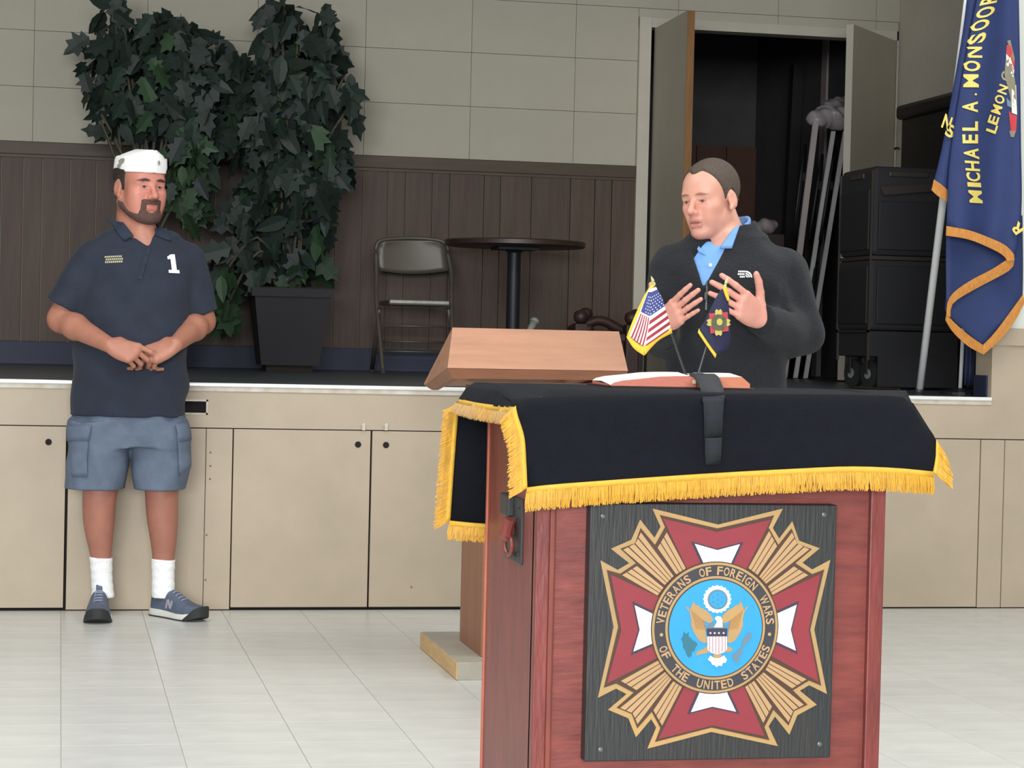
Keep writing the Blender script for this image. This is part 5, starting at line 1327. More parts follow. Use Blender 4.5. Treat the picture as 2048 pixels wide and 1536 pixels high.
# cloth as a grid: s runs from the stick edge down the fly, t across the stripes (0 = stick side)
Lft = [(1298, 578), (1286, 606), (1276, 632), (1266, 655), (1258, 672)]        # canton-side free edge, hanging from the top
Rgt = [(1312, 574), (1324, 596), (1332, 620), (1338, 640), (1342, 658)]        # edge along the stick
Mid = [(1303, 577), (1302, 606), (1300, 632), (1296, 664), (1289, 694)]
def flag_pt(s, t, lift=0.0):
    """s 0..1 down from the spear, t 0..1 from the left edge over the middle fold to the right edge"""
    def at(pl):
        q = [Vector((p[0], p[1], 0)) for p in pl]; return interp_poly(catmull(q, 6), s)
    A, B, C = at(Lft), at(Mid), at(Rgt)
    if t < 0.5: q = A.lerp(B, t/0.5); y = YFL-0.006-0.022*math.sin(t*math.pi)*s
    else: q = B.lerp(C, (t-0.5)/0.5); y = YFL-0.006-0.022*math.sin(t*math.pi)*s
    return P(q.x, q.y, y-lift)
n_s, n_t = 16, 20
MB().grid([[flag_pt(i/n_s, j/n_t) for j in range(n_t+1)] for i in range(n_s+1)], (0, 0.0012, 0)).build('flag_cloth', M_USW, f1, True)
S0 = 0.47
def flag_patch(s0, s1, t0, t1, m, name, ns=3, nt_=10, lift=0.0012):
    return MB().grid([[flag_pt(s0+(s1-s0)*i/ns, t0+(t1-t0)*j/nt_, lift) for j in range(nt_+1)] for i in range(ns+1)]).build(name, m, f1, True)
flag_patch(0.06, S0, 0.05, 1.0, M_USB, 'canton')
for k, (a, b_) in enumerate(((0.55, 0.62), (0.69, 0.76), (0.83, 0.90), (0.965, 1.0))): flag_patch(a, b_, 0.5, 1.0, M_USR, 'stripe')
for k in range(5):
    ta, tb_ = 0.06+k*0.09, 0.06+k*0.09+0.045
    flag_patch(0.50, 1.0, ta, tb_, M_USR, 'stripe', 8, 2)
st_ = MB()
for i in range(6):
    for j in range(7):
        s, t = 0.145+i*0.056, 0.22+j*0.115+(0.05 if i % 2 else 0)
        if t < 0.98: st_.grid([[flag_pt(s, t, 0.002), flag_pt(s, t+0.035, 0.002)], [flag_pt(s+0.020, t, 0.002), flag_pt(s+0.020, t+0.035, 0.002)]])
st_.build('stars', M_USW, f1, kind='stuff')
def strip(pts_a, pts_b, y0, m, parent, name='flag_fringe', th=0.0015):
    A = [P(u, v, y) for (u, v), y in zip(pts_a, y0)]; B = [P(u, v, y) for (u, v), y in zip(pts_b, y0)]
    return MB().grid([cl(A, 10), cl(B, 10)], (0, th, 0)).build(name, m, parent, True)
strip([(1258, 672), (1275, 686), (1289, 694)], [(1253, 674), (1268, 697), (1288, 711)], [YFL-0.006, YFL-0.018, YFL-0.030], M_FYEL, f1)
strip([(1289, 692), (1312, 672), (1342, 656)], [(1289, 711), (1316, 682), (1345, 666)], [YFL-0.030, YFL-0.02, YFL-0.008], M_FYEL, f1)
strip([(1311, 570), (1294, 590), (1276, 634), (1258, 672)], [(1302, 570), (1287, 594), (1268, 636), (1253, 674)], [YFL-0.006]*4, M_FYEL, f1)

f2 = desk_flag('desk_flag', 'small navy flag with red and gold cross emblem on a black stick', (1389, 745), (1449, 574), (1456, 555))
Lf2 = [(1444, 578), (1434, 592), (1420, 620), (1408, 645), (1398, 658)]
Md2 = [(1449, 578), (1446, 604), (1440, 640), (1434, 672), (1433, 708)]
Rg2 = [(1453, 578), (1457, 604), (1460, 640), (1461, 680), (1455, 702)]
def f2_pt(s, t, lift=0.0):
    def at(pl): return interp_poly(catmull([Vector((p[0], p[1], 0)) for p in pl], 6), s)
    A, B, C = at(Lf2), at(Md2), at(Rg2)
    q = A.lerp(B, t/0.6) if t < 0.6 else B.lerp(C, (t-0.6)/0.4)
    return P(q.x, q.y, YFL-0.006-0.026*math.sin(t*math.pi*0.9)*s-lift)
MB().grid([[f2_pt(i/n_s, j/n_t) for j in range(n_t+1)] for i in range(n_s+1)], (0, 0.0012, 0)).build('flag_cloth', M_FNAVY, f2, True)
tf2 = None
def on_f2(poly, m, name, lift): 
    b = MB(); pts = [P(u, v, YFL-0.046-lift) for u, v in poly]; b.prism(pts, (0, -0.0006, 0)); return b.build(name, m, f2)
M_ER = mat('flag_emblem_red', (176, 58, 66), 0.7); M_EG = mat('flag_emblem_gold', (186, 170, 84), 0.7); M_ED = mat('flag_emblem_dark', (82, 82, 60), 0.7, var=0.3, vscale=150)
ecx, ecy = 1438, 645
on_f2([(ecx-20, ecy-18), (ecx+17, ecy-21), (ecx+19, ecy+17), (ecx-17, ecy+22)], M_ER, 'emblem_cross', 0.0004)
for a in (90, 180, 270, 0):
    ca, sa = math.cos(math.radians(a)), math.sin(math.radians(a)); L = 27 if a in (90, 270) else 24
    pts = [(10, -6), (L-4, -7), (L, -4), (L-3, 0), (L, 4), (L-4, 7), (10, 6)]
    on_f2([(ecx-1+x*ca-y*sa, ecy-(x*sa+y*ca)) for x, y in pts], M_EG, 'emblem_rays', 0.0012)
on_f2([(ecx+15.5*math.cos(a), ecy+16.5*math.sin(a)) for a in np.linspace(0, 2*math.pi, 25)[:-1]], M_ED, 'emblem_seal', 0.0020)
on_f2([(ecx+1+6*math.cos(a), ecy-1+7*math.sin(a)) for a in np.linspace(0, 2*math.pi, 15)[:-1]], M_EG, 'emblem_bird', 0.0028)
strip([(1398, 657), (1418, 684), (1433, 708)], [(1396, 665), (1414, 692), (1431, 716)], [YFL-0.006, YFL-0.022, YFL-0.032], M_FYEL, f2)
strip([(1445, 574), (1450, 590), (1455, 602)], [(1453, 572), (1457, 588), (1460, 602)], [YFL-0.012]*3, M_FYEL, f2)
# ---------------------------------------------------------------- lectern beside the podium
M_OAK = mat('light_oak_lectern', (178, 132, 106), 0.5, var=0.10, vscale=5, stretch=(0.8, 4, 6), bump=0.05, bscale=20)
M_OAK2 = mat('oak_lip', (150, 100, 74), 0.5, var=0.12, vscale=6, stretch=(0.8, 4, 4))
M_POST = mat('oak_post', (146, 98, 72), 0.5, var=0.14, vscale=4, stretch=(6, 6, 0.6))
M_BASEW = mat('grey_worn_base', (170, 164, 150), 0.7, var=0.1, vscale=8)
M_BASEE = mat('raw_plywood_edge', (206, 172, 122), 0.7, var=0.12, vscale=10, stretch=(1, 1, 8))
q0 = PZ(901, 1361, 0); q1 = PZ(850, 1296, 0)
zb1 = 0.058; xl0 = (q0.x+q1.x)/2; yl_0, yl_1 = q0.y, q1.y
pf = PZ(955.6, 1314, zb1); pb = PZ(924, 1281, zb1)
xp0 = (pf.x+pb.x)/2; hx0, hx1 = P(905, 655, 7.0).x, P(1238, 663, 7.0).x
xmid = (hx0+hx1)/2; xp1 = 2*xmid-xp0; xb1 = 2*xmid-xl0
lec = thing('lectern', 'light oak lectern with slanted head standing behind the left of the red podium', 'lectern', (xmid, (yl_0+yl_1)/2, 0))
bs = MB().cbox((xl0+0.004, yl_0, 0), (xb1-0.004, yl_1, zb1), 0.002).build('base', M_BASEW, lec)
MB().box((xl0, yl_0+0.003, 0.002), (xl0+0.006, yl_1-0.003, zb1-0.002)).build('base_edge', M_BASEE, lec)
MB().box((xb1-0.006, yl_0+0.003, 0.002), (xb1, yl_1-0.003, zb1-0.002)).build('base_edge', M_BASEE, lec)
MB().cbox((xp0, pf.y, zb1), (xp1, pf.y+0.022, 0.96), 0.002).build('post_front', M_POST, lec)
MB().cbox((xp0, pf.y+0.022, zb1), (xp0+0.022, pb.y, 0.94), 0.002).build('post_side', M_POST, lec)
MB().cbox((xp1-0.022, pf.y+0.022, zb1), (xp1, pb.y, 0.94), 0.002).build('post_side', M_POST, lec)
hA, hB, hC, hD = P(905, 655, 7.02), P(1238, 663, 7.02), P(1256, 742, 6.86), P(895, 736, 6.86)
F1 = P(848, 767, 7.50); F2 = Vector((hC.x+(hD.x-F1.x), F1.y, F1.z)); F1b = P(850, 771, 7.50); F2b = Vector((F2.x, F1b.y, F1b.z))
hd = MB().hexa([hD, hC, F2b, F1b, hA, hB, F2, F1]).build('slanted_head', M_OAK, lec)
bA, bB = P(905, 757, 6.89), P(1246, 761, 6.89); bF = P(864, 780, 7.46); bF2 = Vector((bB.x+bA.x-bF.x, bF.y, bF.z))
dz = Vector((0, 0, -0.0012))
tfl = 0.022   # lip boards: front, left, right
inn = lambda p, sx, sy: p+Vector((sx*tfl, sy*tfl, 0))
MB().hexa([bA, bB, bB+Vector((-0.01, tfl, 0)), bA+Vector((0.01, tfl, 0)), hD+dz, hC+dz, hC+dz+Vector((-0.01, tfl, 0)), hD+dz+Vector((0.01, tfl, 0))]).build('front_lip', M_OAK2, lec)
MB().hexa([bA, bA+Vector((tfl, 0, 0)), bF+Vector((tfl, 0, 0)), bF, hD+dz, hD+dz+Vector((tfl, 0, 0)), F1b+dz+Vector((tfl, 0, 0)), F1b+dz]).build('side_lip', M_OAK2, lec)
MB().hexa([bB-Vector((tfl, 0, 0)), bB, bF2, bF2-Vector((tfl, 0, 0)), hC+dz-Vector((tfl, 0, 0)), hC+dz, F2b+dz, F2b+dz-Vector((tfl, 0, 0))]).build('side_lip', M_OAK2, lec)

# ---------------------------------------------------------------- folding chair
M_CHAIR = mat('taupe_enamel_metal', (92, 85, 74), 0.42, 0.1, var=0.05)
M_CHSEAT = mat('pale_seat_edge', (168, 164, 154), 0.3, 0.3, var=0.15, vscale=40)  # front edge of the seat, paler than the rest of the chair
YC = 12.0
ch = thing('folding_chair', 'taupe metal folding chair standing against the brown wainscot', 'chair', (P(825, 740, YC).x, YC, ZS))
def floor_at(u, Y): return Vector((P(u, 740, Y).x, Y, ZS))
r_ = 0.0125
for side_, (uf, us, ut) in (('l', (766, 753, 750)), ('r', (906, 903, 897))):
    f0 = floor_at(uf, YC-0.20); s0 = P(us, 600, YC+0.00); t0 = P(us, 548, YC+0.09); 
    MB().tube(catmull([f0+Vector((0, 0, 0.008)), P((uf+us)/2, 672, YC-0.10), s0, t0, P(ut+(2 if side_ == 'l' else -2), 505, YC+0.13)], 5), r_, 10).build('leg', M_CHAIR, ch, True)
    g0 = floor_at(uf-22 if side_ == 'l' else uf+6, YC+0.24)
    MB().tube([g0+Vector((0, 0, 0.008)), P(us+(6 if side_ == 'l' else -6), 618, YC-0.05)], r_*0.95, 10).build('leg', M_CHAIR, ch, True)
    for p in (f0, g0): MB().lathe([(0.015, 0.0), (0.016, 0.012), (0.014, 0.03)], p, 10).build('foot_cap', mat('dark_rubber_foot', (60, 58, 54), 0.7), ch)
bkp = []
for v, ul, ur in ((480, 775, 868), (486, 758, 886), (498, 751, 896), (515, 750, 899), (532, 751, 901), (541, 756, 902)):
    bkp.append([P(ul+(ur-ul)*k/8, v+(7*math.sin(k/8*math.pi) if v > 530 else 0)-(2.5*math.sin(k/8*math.pi) if v < 490 else 0), YC+0.135+0.022*math.sin(k/8*math.pi)) for k in range(9)])
MB().grid(bkp, (0, 0.010, 0)).build('backrest', M_CHAIR, ch, True)
MB().tube(catmull([P(751, 500, YC+0.135), P(757, 484, YC+0.135), P(775, 478.5, YC+0.14), P(822, 476, YC+0.15), P(868, 479, YC+0.14), P(890, 486, YC+0.135), P(897, 502, YC+0.135)], 5), r_*0.85, 8).build('back_frame', M_CHAIR, ch, True)
zs_ = P(840, 603, YC-0.27).z
sx0, sx1 = P(778, 604, YC-0.27).x, P(900, 604, YC-0.27).x
MB().cbox((sx0, YC-0.27, zs_-0.022), (sx1, YC+0.10, zs_+0.004), 0.006).build('seat', M_CHAIR, ch)
MB().cbox((sx0+0.004, YC-0.275, zs_-0.014), (sx1-0.004, YC-0.262, zs_+0.006), 0.004).build('seat_edge', M_CHSEAT, ch)
for v, dy, ua, ub in ((651, -0.07, 765, 902), (682, 0.10, 752, 908), (702, 0.17, 748, 910)):
    MB().tube([P(ua, v, YC+dy), P(ub, v+3, YC+dy)], 0.006, 8).build('stretcher', M_CHAIR, ch, True)

# ---------------------------------------------------------------- round pedestal table
M_TTOP = mat('dark_wood_laminate', (58, 42, 36), 0.45, var=0.15, vscale=6)
M_TPED = mat('black_iron_pedestal', (34, 36, 42), 0.5, 0.2)
YT = 11.72
tc = P(1030, 488, YT); Rt_ = 141*YT*1.02/FPX
tb = thing('round_table', 'round dark wood table on a black pedestal beside the folding chair', 'table', (tc.x, YT, ZS))
MB().lathe([(Rt_*0.97, -0.018), (Rt_, -0.012), (Rt_, 0.010), (Rt_*0.985, 0.016)], tc, 56).build('table_top', M_TTOP, tb, True, auto=0.6)
MB().lathe([(0.16, -0.034), (0.16, -0.020)], tc, 4).build('mounting_plate', M_TPED, tb)
px_ = P(1026, 620, YT).x
MB().lathe([(0.052, ZS+0.03), (0.038, ZS+0.06), (0.037, tc.z-0.05), (0.06, tc.z-0.03)], (px_, YT, 0), 24).build('pedestal', M_TPED, tb, True, auto=0.6)
for k in range(4):
    a = k*math.pi/2+0.5; d = Vector((math.cos(a), math.sin(a), 0))
    MB().hexa([Vector((px_, YT, ZS+0.012))+d*0.03+d.cross(UP)*w for w in (-0.03, 0.03)]+[Vector((px_, YT, ZS))+d*0.30+d.cross(UP)*w for w in (0.018, -0.018)]+[Vector((px_, YT, ZS+0.055))+d*0.03+d.cross(UP)*w for w in (-0.03, 0.03)]+[Vector((px_, YT, ZS+0.025))+d*0.30+d.cross(UP)*w for w in (0.018, -0.018)]).build('foot', M_TPED, tb)

# pale stick and dark armchair showing over the lectern
M_PALE = mat('pale_grey_plastic', (150, 152, 146), 0.5)
s_top = P(1068, 645, 11.28); s_bot = Vector((P(1010, 745, 11.15).x, 11.15, ZS+0.006))
stk = thing('stick', 'pale slanted stick whose rounded tip shows above the oak lectern', 'stick', s_bot)
MB().tube([s_bot, s_bot.lerp(s_top, 0.85), s_top], [0.014, 0.017, 0.024], 10).build('shaft', M_PALE, stk, True)
MB().lathe([(0.024, 0), (0.027, 0.010), (0.020, 0.022), (0.008, 0.026)], s_top, 12, (s_top-s_bot)).build('tip', M_PALE, stk, True)
M_DKW = mat('dark_mahogany', (58, 36, 32), 0.5, var=0.15, vscale=8)
YD = 11.35
ac = thing('armchair', 'dark mahogany wooden armchair with knobbed posts half hidden behind the lectern', 'chair', (P(1235, 745, YD).x, YD, ZS))
def ax(u, dy=0): return P(u, 700, YD+dy).x
ztop = P(1258, 650, YD).z
for u, dy in ((1262, -0.22), (1160, -0.22), (1272, 0.2), (1170, 0.2)):
    h_ = ztop if dy < 0 else ztop+0.02
    x = ax(u, dy)
    MB().cbox((x-0.035, YD+dy-0.03, ZS), (x+0.035, YD+dy+0.03, h_), 0.006).build('post', M_DKW, ac)
    MB().lathe([(0.018, 0), (0.034, 0.014), (0.040, 0.035), (0.034, 0.058), (0.014, 0.070)], (x, YD+dy, h_), 16).build('knob', M_DKW, ac, True)
for u in (1262, 1160):
    x = ax(u); MB().tube(catmull([(x-0.01, YD-0.24, ztop-0.03), (x-0.01, YD-0.05, ztop-0.015), (x, YD+0.2, ztop-0.03)], 4), 0.026, 10).build('armrest', M_DKW, ac, True)
MB().cbox((ax(1160), YD-0.22, ZS+0.20), (ax(1264), YD+0.22, ZS+0.245), 0.01).build('seat', M_DKW, ac)
fz = P(1215, 655, YD).z
MB().tube(catmull([(ax(1170), YD+0.1, fz), (ax(1198), YD+0.1, fz+0.035), (ax(1220), YD+0.1, fz+0.03), (ax(1245), YD+0.1, fz-0.005), (ax(1262), YD+0.1, fz-0.02)], 5), [0.012]+[0.028]*19+[0.02], 10).build('carved_rail', M_DKW, ac, True)

# ---------------------------------------------------------------- the two potted plants
M_LEAF = mat('dark_green_leaf', (32, 47, 39), 0.6, rnd=0.30, var=0.10, vscale=30)
M_LEAF2 = mat('mid_green_leaf', (48, 72, 46), 0.6, rnd=0.20, var=0.10, vscale=30)
M_STEM = mat('leaf_stem', (72, 70, 52), 0.7)
M_POT = mat('charcoal_planter', (34, 33, 39), 0.7, var=0.08, vscale=5)
M_SOIL = mat('planter_soil', (46, 38, 32), 0.95, var=0.3, vscale=60)
def leaf_shape(kind):
    """lobed leaf about 1 unit long, stalk at the origin, tip along -z, blade facing -y"""
    if kind == 0: half = [(0.05, 0.0), (0.30, -0.06), (0.20, -0.20), (0.46, -0.34), (0.24, -0.44), (0.34, -0.66), (0.15, -0.66), (0.10, -0.84)]
    elif kind == 1: half = [(0.06, 0.0), (0.24, -0.10), (0.17, -0.26), (0.36, -0.42), (0.19, -0.52), (0.24, -0.72), (0.10, -0.78)]
    else: half = [(0.05, 0.0), (0.18, -0.14), (0.23, -0.38), (0.17, -0.66), (0.08, -0.86)]
    v = [(0, 0, 0.04)]+[(x, -0.22*x*x+0.10*z*z*0.8, z) for x, z in half]+[(0, 0.10, -1.0)]+[(-x, -0.22*x*x+0.10*z*z*0.8, z) for x, z in reversed(half)]
    mids = [(0, 0.02+0.08*z*z, z) for z in (-0.2, -0.45, -0.7)]
    n = len(v); v = [Vector(p) for p in v]+[Vector(p) for p in mids]
    f = []
    for i in range(n):
        a, b_ = v[i], v[(i+1) % n]; zc = (a.z+b_.z)/2
        m_ = n+min(range(3), key=lambda k: abs(mids[k][2]-zc)); f.append((i, (i+1) % n, m_))
    h = len(half)+1
    f += [(n, n+1, min(range(1, h), key=lambda i: abs(v[i].z+0.32))), (n+1, n, n-min(range(1, h), key=lambda i: abs(v[i].z+0.32))), (n+1, n+2, min(range(1, h), key=lambda i: abs(v[i].z+0.57))), (n+2, n+1, n-min(range(1, h), key=lambda i: abs(v[i].z+0.57)))]
    return v, f
def plant(label, pot_u, Yp, clusters, n_obj, n_stuff, rg, depth, pot=True):
    root = Vector((P(pot_u, 700, Yp).x, Yp, ZS))
    t = thing('potted_plant', label, 'plant', root, None)
    ztop_ = P(575, 578, Yp).z
    w1, w0 = 74*Yp*1.02/FPX, 56*Yp*1.02/FPX
    prof = []
    def sq(w, z): return [Vector((root.x+sx*w, Yp+sy*w, z)) for sx, sy in ((-1, -1), (1, -1), (1, 1), (-1, 1))]
    pl = MB().hexa(sq(w0, ZS+0.035)+sq(w1, ztop_)).build('planter', M_POT, t)
    MB().hexa(sq(w1+0.012, ztop_-0.045)+sq(w1+0.014, ztop_)).build('planter_rim', M_POT, pl)
    MB().hexa(sq(w0-0.03, ZS)+sq(w0-0.03, ZS+0.035)).build('planter_foot', M_SOIL, pl)
    MB().hexa(sq(w1-0.02, ztop_-0.01)+sq(w1-0.02, ztop_+0.006)).build('soil', M_SOIL, pl)
    mes = []
    for mm in (M_LEAF, M_LEAF2):
        for k in range(3):
            v, f = leaf_shape(k); me = bpy.data.meshes.new('leaf'); me.from_pydata(v, [], f); me.materials.append(mm); mes.append((me, v, f))
    areas = [c[2]*c[3]*c[4] for c in clusters]; tot = sum(areas)
    fol = {0: MB(), 1: MB()}
    stems = MB()
    # stems: one to each cluster, from the soil by way of the plant's spine
    base = Vector((root.x, Yp, ztop_))
    for (cu, cv, ru, rv, dens, tone) in clusters:
        c = P(cu, cv, Yp-0.05); mid = base.lerp(c, 0.5)+Vector((rg.uniform(-0.06, 0.06)+(base.x-c.x)*0.15, rg.uniform(-0.05, 0.05), 0.12))
        if c.z < ztop_+0.05: mid = base.lerp(c, 0.5)+Vector((0, -0.1, 0.25))
        stems.tube(catmull([base+Vector((rg.uniform(-0.06, 0.06), rg.uniform(-0.06, 0.06), -0.01)), mid, c], 5), [0.009]*10+[0.004], 6)
    stems.build('stem', M_STEM, t, True)
    n = 0
    for (cu, cv, ru, rv, dens, tone), ar in zip(clusters, areas):
        k1 = int(round(n_obj*ar/tot)); k2 = int(round(n_stuff*ar/tot))
        for i in range(k1+k2):
            a = rg.uniform(0, 2*math.pi); r = math.sqrt(rg.uniform(0, 1)); u = cu+ru*r*math.cos(a); v_ = cv+rv*r*math.sin(a)
            stuff = i >= k1
            dy = rg.uniform(0.0, depth)*(1 if stuff else -1)*(0.5+0.5*math.sqrt(max(0, 1-r*r)))
            p = P(u, v_-14, Yp+dy)
            out = math.atan2(u-cu, 60.0)
            L = rg.uniform(0.11, 0.20)*(1.0 if not stuff else 1.1)
            ry = -out*0.5+rg.gauss(0, 0.55); rx = rg.gauss(0.15, 0.45); rz = rg.gauss(0, 0.7)
            me, lv, lf = mes[(3 if rg.random() < tone else 0)+rg.choice((0, 1, 1, 1, 2))]
            if stuff:
                M_ = Matrix.Rotation(rz, 3, 'Z') @ Matrix.Rotation(ry, 3, 'Y') @ Matrix.Rotation(rx, 3, 'X')
                fol[1 if me.materials[0] == M_LEAF2 else 0].add([p+M_@(q*L) for q in lv], lf)
            elif n < 300:
                place('leaf', me, t, p, (rx, ry, rz), (L, L, L)); n += 1
    for k, m_ in ((0, M_LEAF), (1, M_LEAF2)):
        if fol[k].f: fol[k].build('foliage', m_, t, kind='stuff')
    return t
rgp = random.Random(11)
CL_R = [(690, 150, 14, 22, 0.5, 0), (702, 205, 14, 26, 0.5, 0), (688, 265, 12, 30, 0.5, 0), (540, 60, 26, 30, 0.5, 0), (655, 60, 18, 40, 0.6, 0), (690, 345, 8, 40, 0.6, 0.05), (430, 530, 20, 26, 0.6, 0.1), (598, 50, 56, 46, 0.35, 0.0), (560, 15, 44, 20, 0.4, 0.0), (598, 120, 78, 60, 0.9, 0.05), (540, 180, 66, 62, 1.0, 0.05), (612, 205, 78, 85, 0.9, 0.05), (505, 262, 60, 70, 1, 0.1), (590, 310, 88, 80, 1, 0.08), (645, 350, 44, 70, 1, 0.05), (555, 410, 80, 74, 1, 0.1), (600, 460, 66, 70, 1, 0.1), (520, 478, 56, 56, 1, 0.1), (470, 545, 44, 38, 1, 0.15), (575, 530, 72, 36, 0.9, 0.3), (440, 560, 24, 30, 0.8, 0.5), (452, 615, 24, 38, 0.8, 0.9)]
CL_L = [(160, 150, 12, 16, 0.5, 0), (186, 200, 12, 24, 0.5, 0), (222, 270, 10, 24, 0.5, 0.1), (185, 95, 16, 20, 0.4, 0), (240, 0, 20, 22, 0.5, 0), (330, 45, 40, 14, 0.5, 0), (300, 120, 84, 66, 1, 0.08), (228, 40, 34, 36, 0.45, 0.0), (208, 140, 24, 50, 0.4, 0.05), (275, 215, 70, 50, 1, 0.1), (385, 130, 68, 62, 1, 0.05), (440, 160, 62, 60, 1, 0.05), (430, 240, 62, 50, 1, 0.05), (350, 235, 76, 46, 1, 0.15), (330, 70, 60, 34, 0.8, 0.0), (368, 310, 56, 44, 0.9, 0.5), (372, 385, 44, 56, 0.9, 0.85), (236, 250, 26, 34, 0.5, 0.05)]
plant('dark leafy plant in a charcoal planter, to the left of the folding chair', 575, 11.72, CL_R, 300, 420, rgp, 0.28)
plant('leafy plant rising behind the man in the white cap, its planter hidden by him', 285, 11.72, CL_L, 300, 330, rgp, 0.26)

# ---------------------------------------------------------------- large navy flag with gold fringe on a silver pole
M_SILV = mat('silver_flag_pole', (244, 246, 244), 0.3, 0.0)
M_FLAG = mat('navy_flag_nylon', (38, 53, 98), 0.8, var=0.08, vscale=9)
M_FRG = mat('old_gold_fringe', (190, 126, 54), 0.65, var=0.18, vscale=120, stretch=(1, 1, 0.3))
M_LET = mat('yellow_flag_lettering', (226, 204, 104), 0.6)
pbot = PZ(1838, 789, ZS); ptop = P(1936, -4, 8.44); pdir = (ptop-pbot)
big = thing('flag', 'large navy flag with yellow lettering and gold fringe on a silver pole', 'flag', pbot)
MB().tube([pbot+pdir*0.012, pbot+pdir*1.28], 0.0165, 14).build('pole', M_SILV, big, True)
MB().lathe([(0.020, 0.0), (0.021, 0.02), (0.018, 0.03)], pbot, 14, pdir).build('ferrule', mat('dark_ferrule', (70, 72, 76), 0.4, 0.5), big)
def curve2(pts, n=20):
    c = catmull([Vector((p[0], p[1], 0)) for p in pts], 8); return [interp_poly(c, i/n) for i in range(n+1)]
def sheet(left, right, yfun, name, n_s=26, n_t=14, m=M_FLAG, th=0.0015):
    L_, R_ = curve2(left, n_s), curve2(right, n_s)
    g = []
    for i in range(n_s+1):
        r = []
        for j in range(n_t+1):
            q = L_[i].lerp(R_[i], j/n_t); r.append(P(q.x, q.y, yfun(i/n_s, j/n_t)))
        g.append(r)
    return MB().grid(g, (0, th, 0)).build(name, m, big, True)
y2 = lambda s, t: 8.36+0.030*math.cos(t*8.2+0.6+0.8*s)*(0.35+0.65*s)+0.02*t
sheet([(1938, -40), (1926, 60), (1901, 205), (1881, 310), (1865, 372)], [(1968, -40), (1950, 60), (1928, 200), (1910, 330), (1900, 402)], lambda s, t: 8.42-0.02*math.sin(t*3.1), 'outer_fold', 20, 6)
main = sheet([(1962, -40), (1942, 60), (1917, 200), (1899, 330), (1893, 452)], [(2037, -40), (2040, 120), (2042, 280), (2043, 420), (2030, 514)], y2, 'flag_cloth', 30, 22)
sheet([(1893, 440), (1892, 520), (1893, 612)], [(2043, 425), (2040, 480), (2024, 524)], lambda s, t: 8.45+0.02*math.sin(t*5), 'inner_fold', 14, 12)
sheet([(1893, 560), (1892, 600), (1895, 628), (1967, 694)], [(2045, 430), (2046, 500), (2046, 560), (2045, 600)], lambda s, t: 8.49+0.018*math.sin(t*6+1), 'inner_fold', 14, 12)
def band(a, b_, ys, name='gold_fringe', n=14):
    A, B_ = curve2(a, n), curve2(b_, n)
    g = [[P(p.x, p.y, ys[0]+(ys[1]-ys[0])*i/n) for i, p in enumerate(pl)] for pl in (A, [x.lerp(y, 0.5) for x, y in zip(A, B_)], B_)]
    for p in g[1]: p.y -= 0.0012
    return MB().grid(g, (0, 0.003, 0)).build(name, M_FRG, big, False)
band([(1868, 359), (1884, 370), (1899, 384)], [(1863, 380), (1876, 392), (1895, 404)], (8.40, 8.40))
band([(1893, 452), (1940, 461), (1985, 478), (2010, 490), (2027, 507), (2029, 520)], [(1892, 471), (1938, 479), (1980, 496), (2004, 509), (2014, 519), (2015, 523)], (8.335, 8.335))
band([(2014, 519), (1985, 538), (1945, 559), (1912, 581), (1896, 602), (1893, 632)], [(2029, 519), (2020, 540), (1960, 573), (1918, 597), (1903, 612), (1901, 634)], (8.345, 8.425))
band([(1893, 628), (1912, 648), (1940, 672), (1966, 690)], [(1891, 640), (1906, 664), (1936, 692), (1967, 709)], (8.425, 8.47))
band([(1966, 690), (1990, 665), (2020, 625), (2046, 589)], [(1967, 709), (2000, 680), (2030, 642), (2049, 606)], (8.47, 8.47))
tm = bvh(main)
def flag_glyph(ch, c, wvec, hvec, name='lettering', m=M_LET, parent=None, tree=None):
    """one letter centred at picture point c; wvec: reading direction and width, hvec: towards the letter's top"""
    v, f = text_polys(ch, 1.0, 0.028); v, f = refine(v, f, 0.2); lo, hi = v.min(0), v.max(0); pts = []; last = None
    for p in v:
        q = (p-(lo+hi)/2)/(hi-lo); u = c[0]+wvec[0]*q[0]+hvec[0]*q[1]; w = c[1]+wvec[1]*q[0]+hvec[1]*q[1]
        h_ = on_surface(tree or tm, u, w, 0.006, last); last = h_ if h_ is not None else last; pts.append(h_ if h_ is not None else P(u, w, 8.33))
    return pts, f
lb = MB()
for ch, v0, v1 in (('M', 381, 406), ('I', 365, 374), ('C', 345, 363), ('H', 322, 342), ('A', 296, 318), ('E', 269, 287), ('L', 243, 262), ('A', 203, 225), ('.', 187, 191), ('M', 149, 175), ('O', 122, 143), ('N', 94, 116), ('S', 67, 88), ('O', 40, 62), ('O', 14, 36), ('R', -10, 9)):
    vm = (v0+v1)/2
    xl = np.interp(vm, [0, 25, 50, 77, 105, 130, 160, 215, 280, 350, 393], [1962, 1953, 1943, 1938, 1930, 1928, 1927, 1925, 1925, 1931, 1936])
    xr = np.interp(vm, [0, 25, 50, 77, 105, 130, 160, 215, 280, 350, 393], [1994, 1987, 1977, 1970, 1963, 1960, 1956, 1954, 1954, 1958, 1962])
    sl = -0.45 if vm < 100 else 0.0 if vm < 300 else 0.12
    xl, xr = (xr-7, xr-2) if ch == '.' else (xl, xr)
    pts, f = flag_glyph(ch, ((xl+xr)/2, vm), (-(v1-v0)*sl*-1*(-1 if vm < 100 else 1)*0.8 if False else (v1-v0)*(-sl)*0.8, -(v1-v0)), (-(xr-xl), (xr-xl)*(-sl)*0.5))
    b_ = MB().add(pts, f); b_.build('letter', M_LET, big)
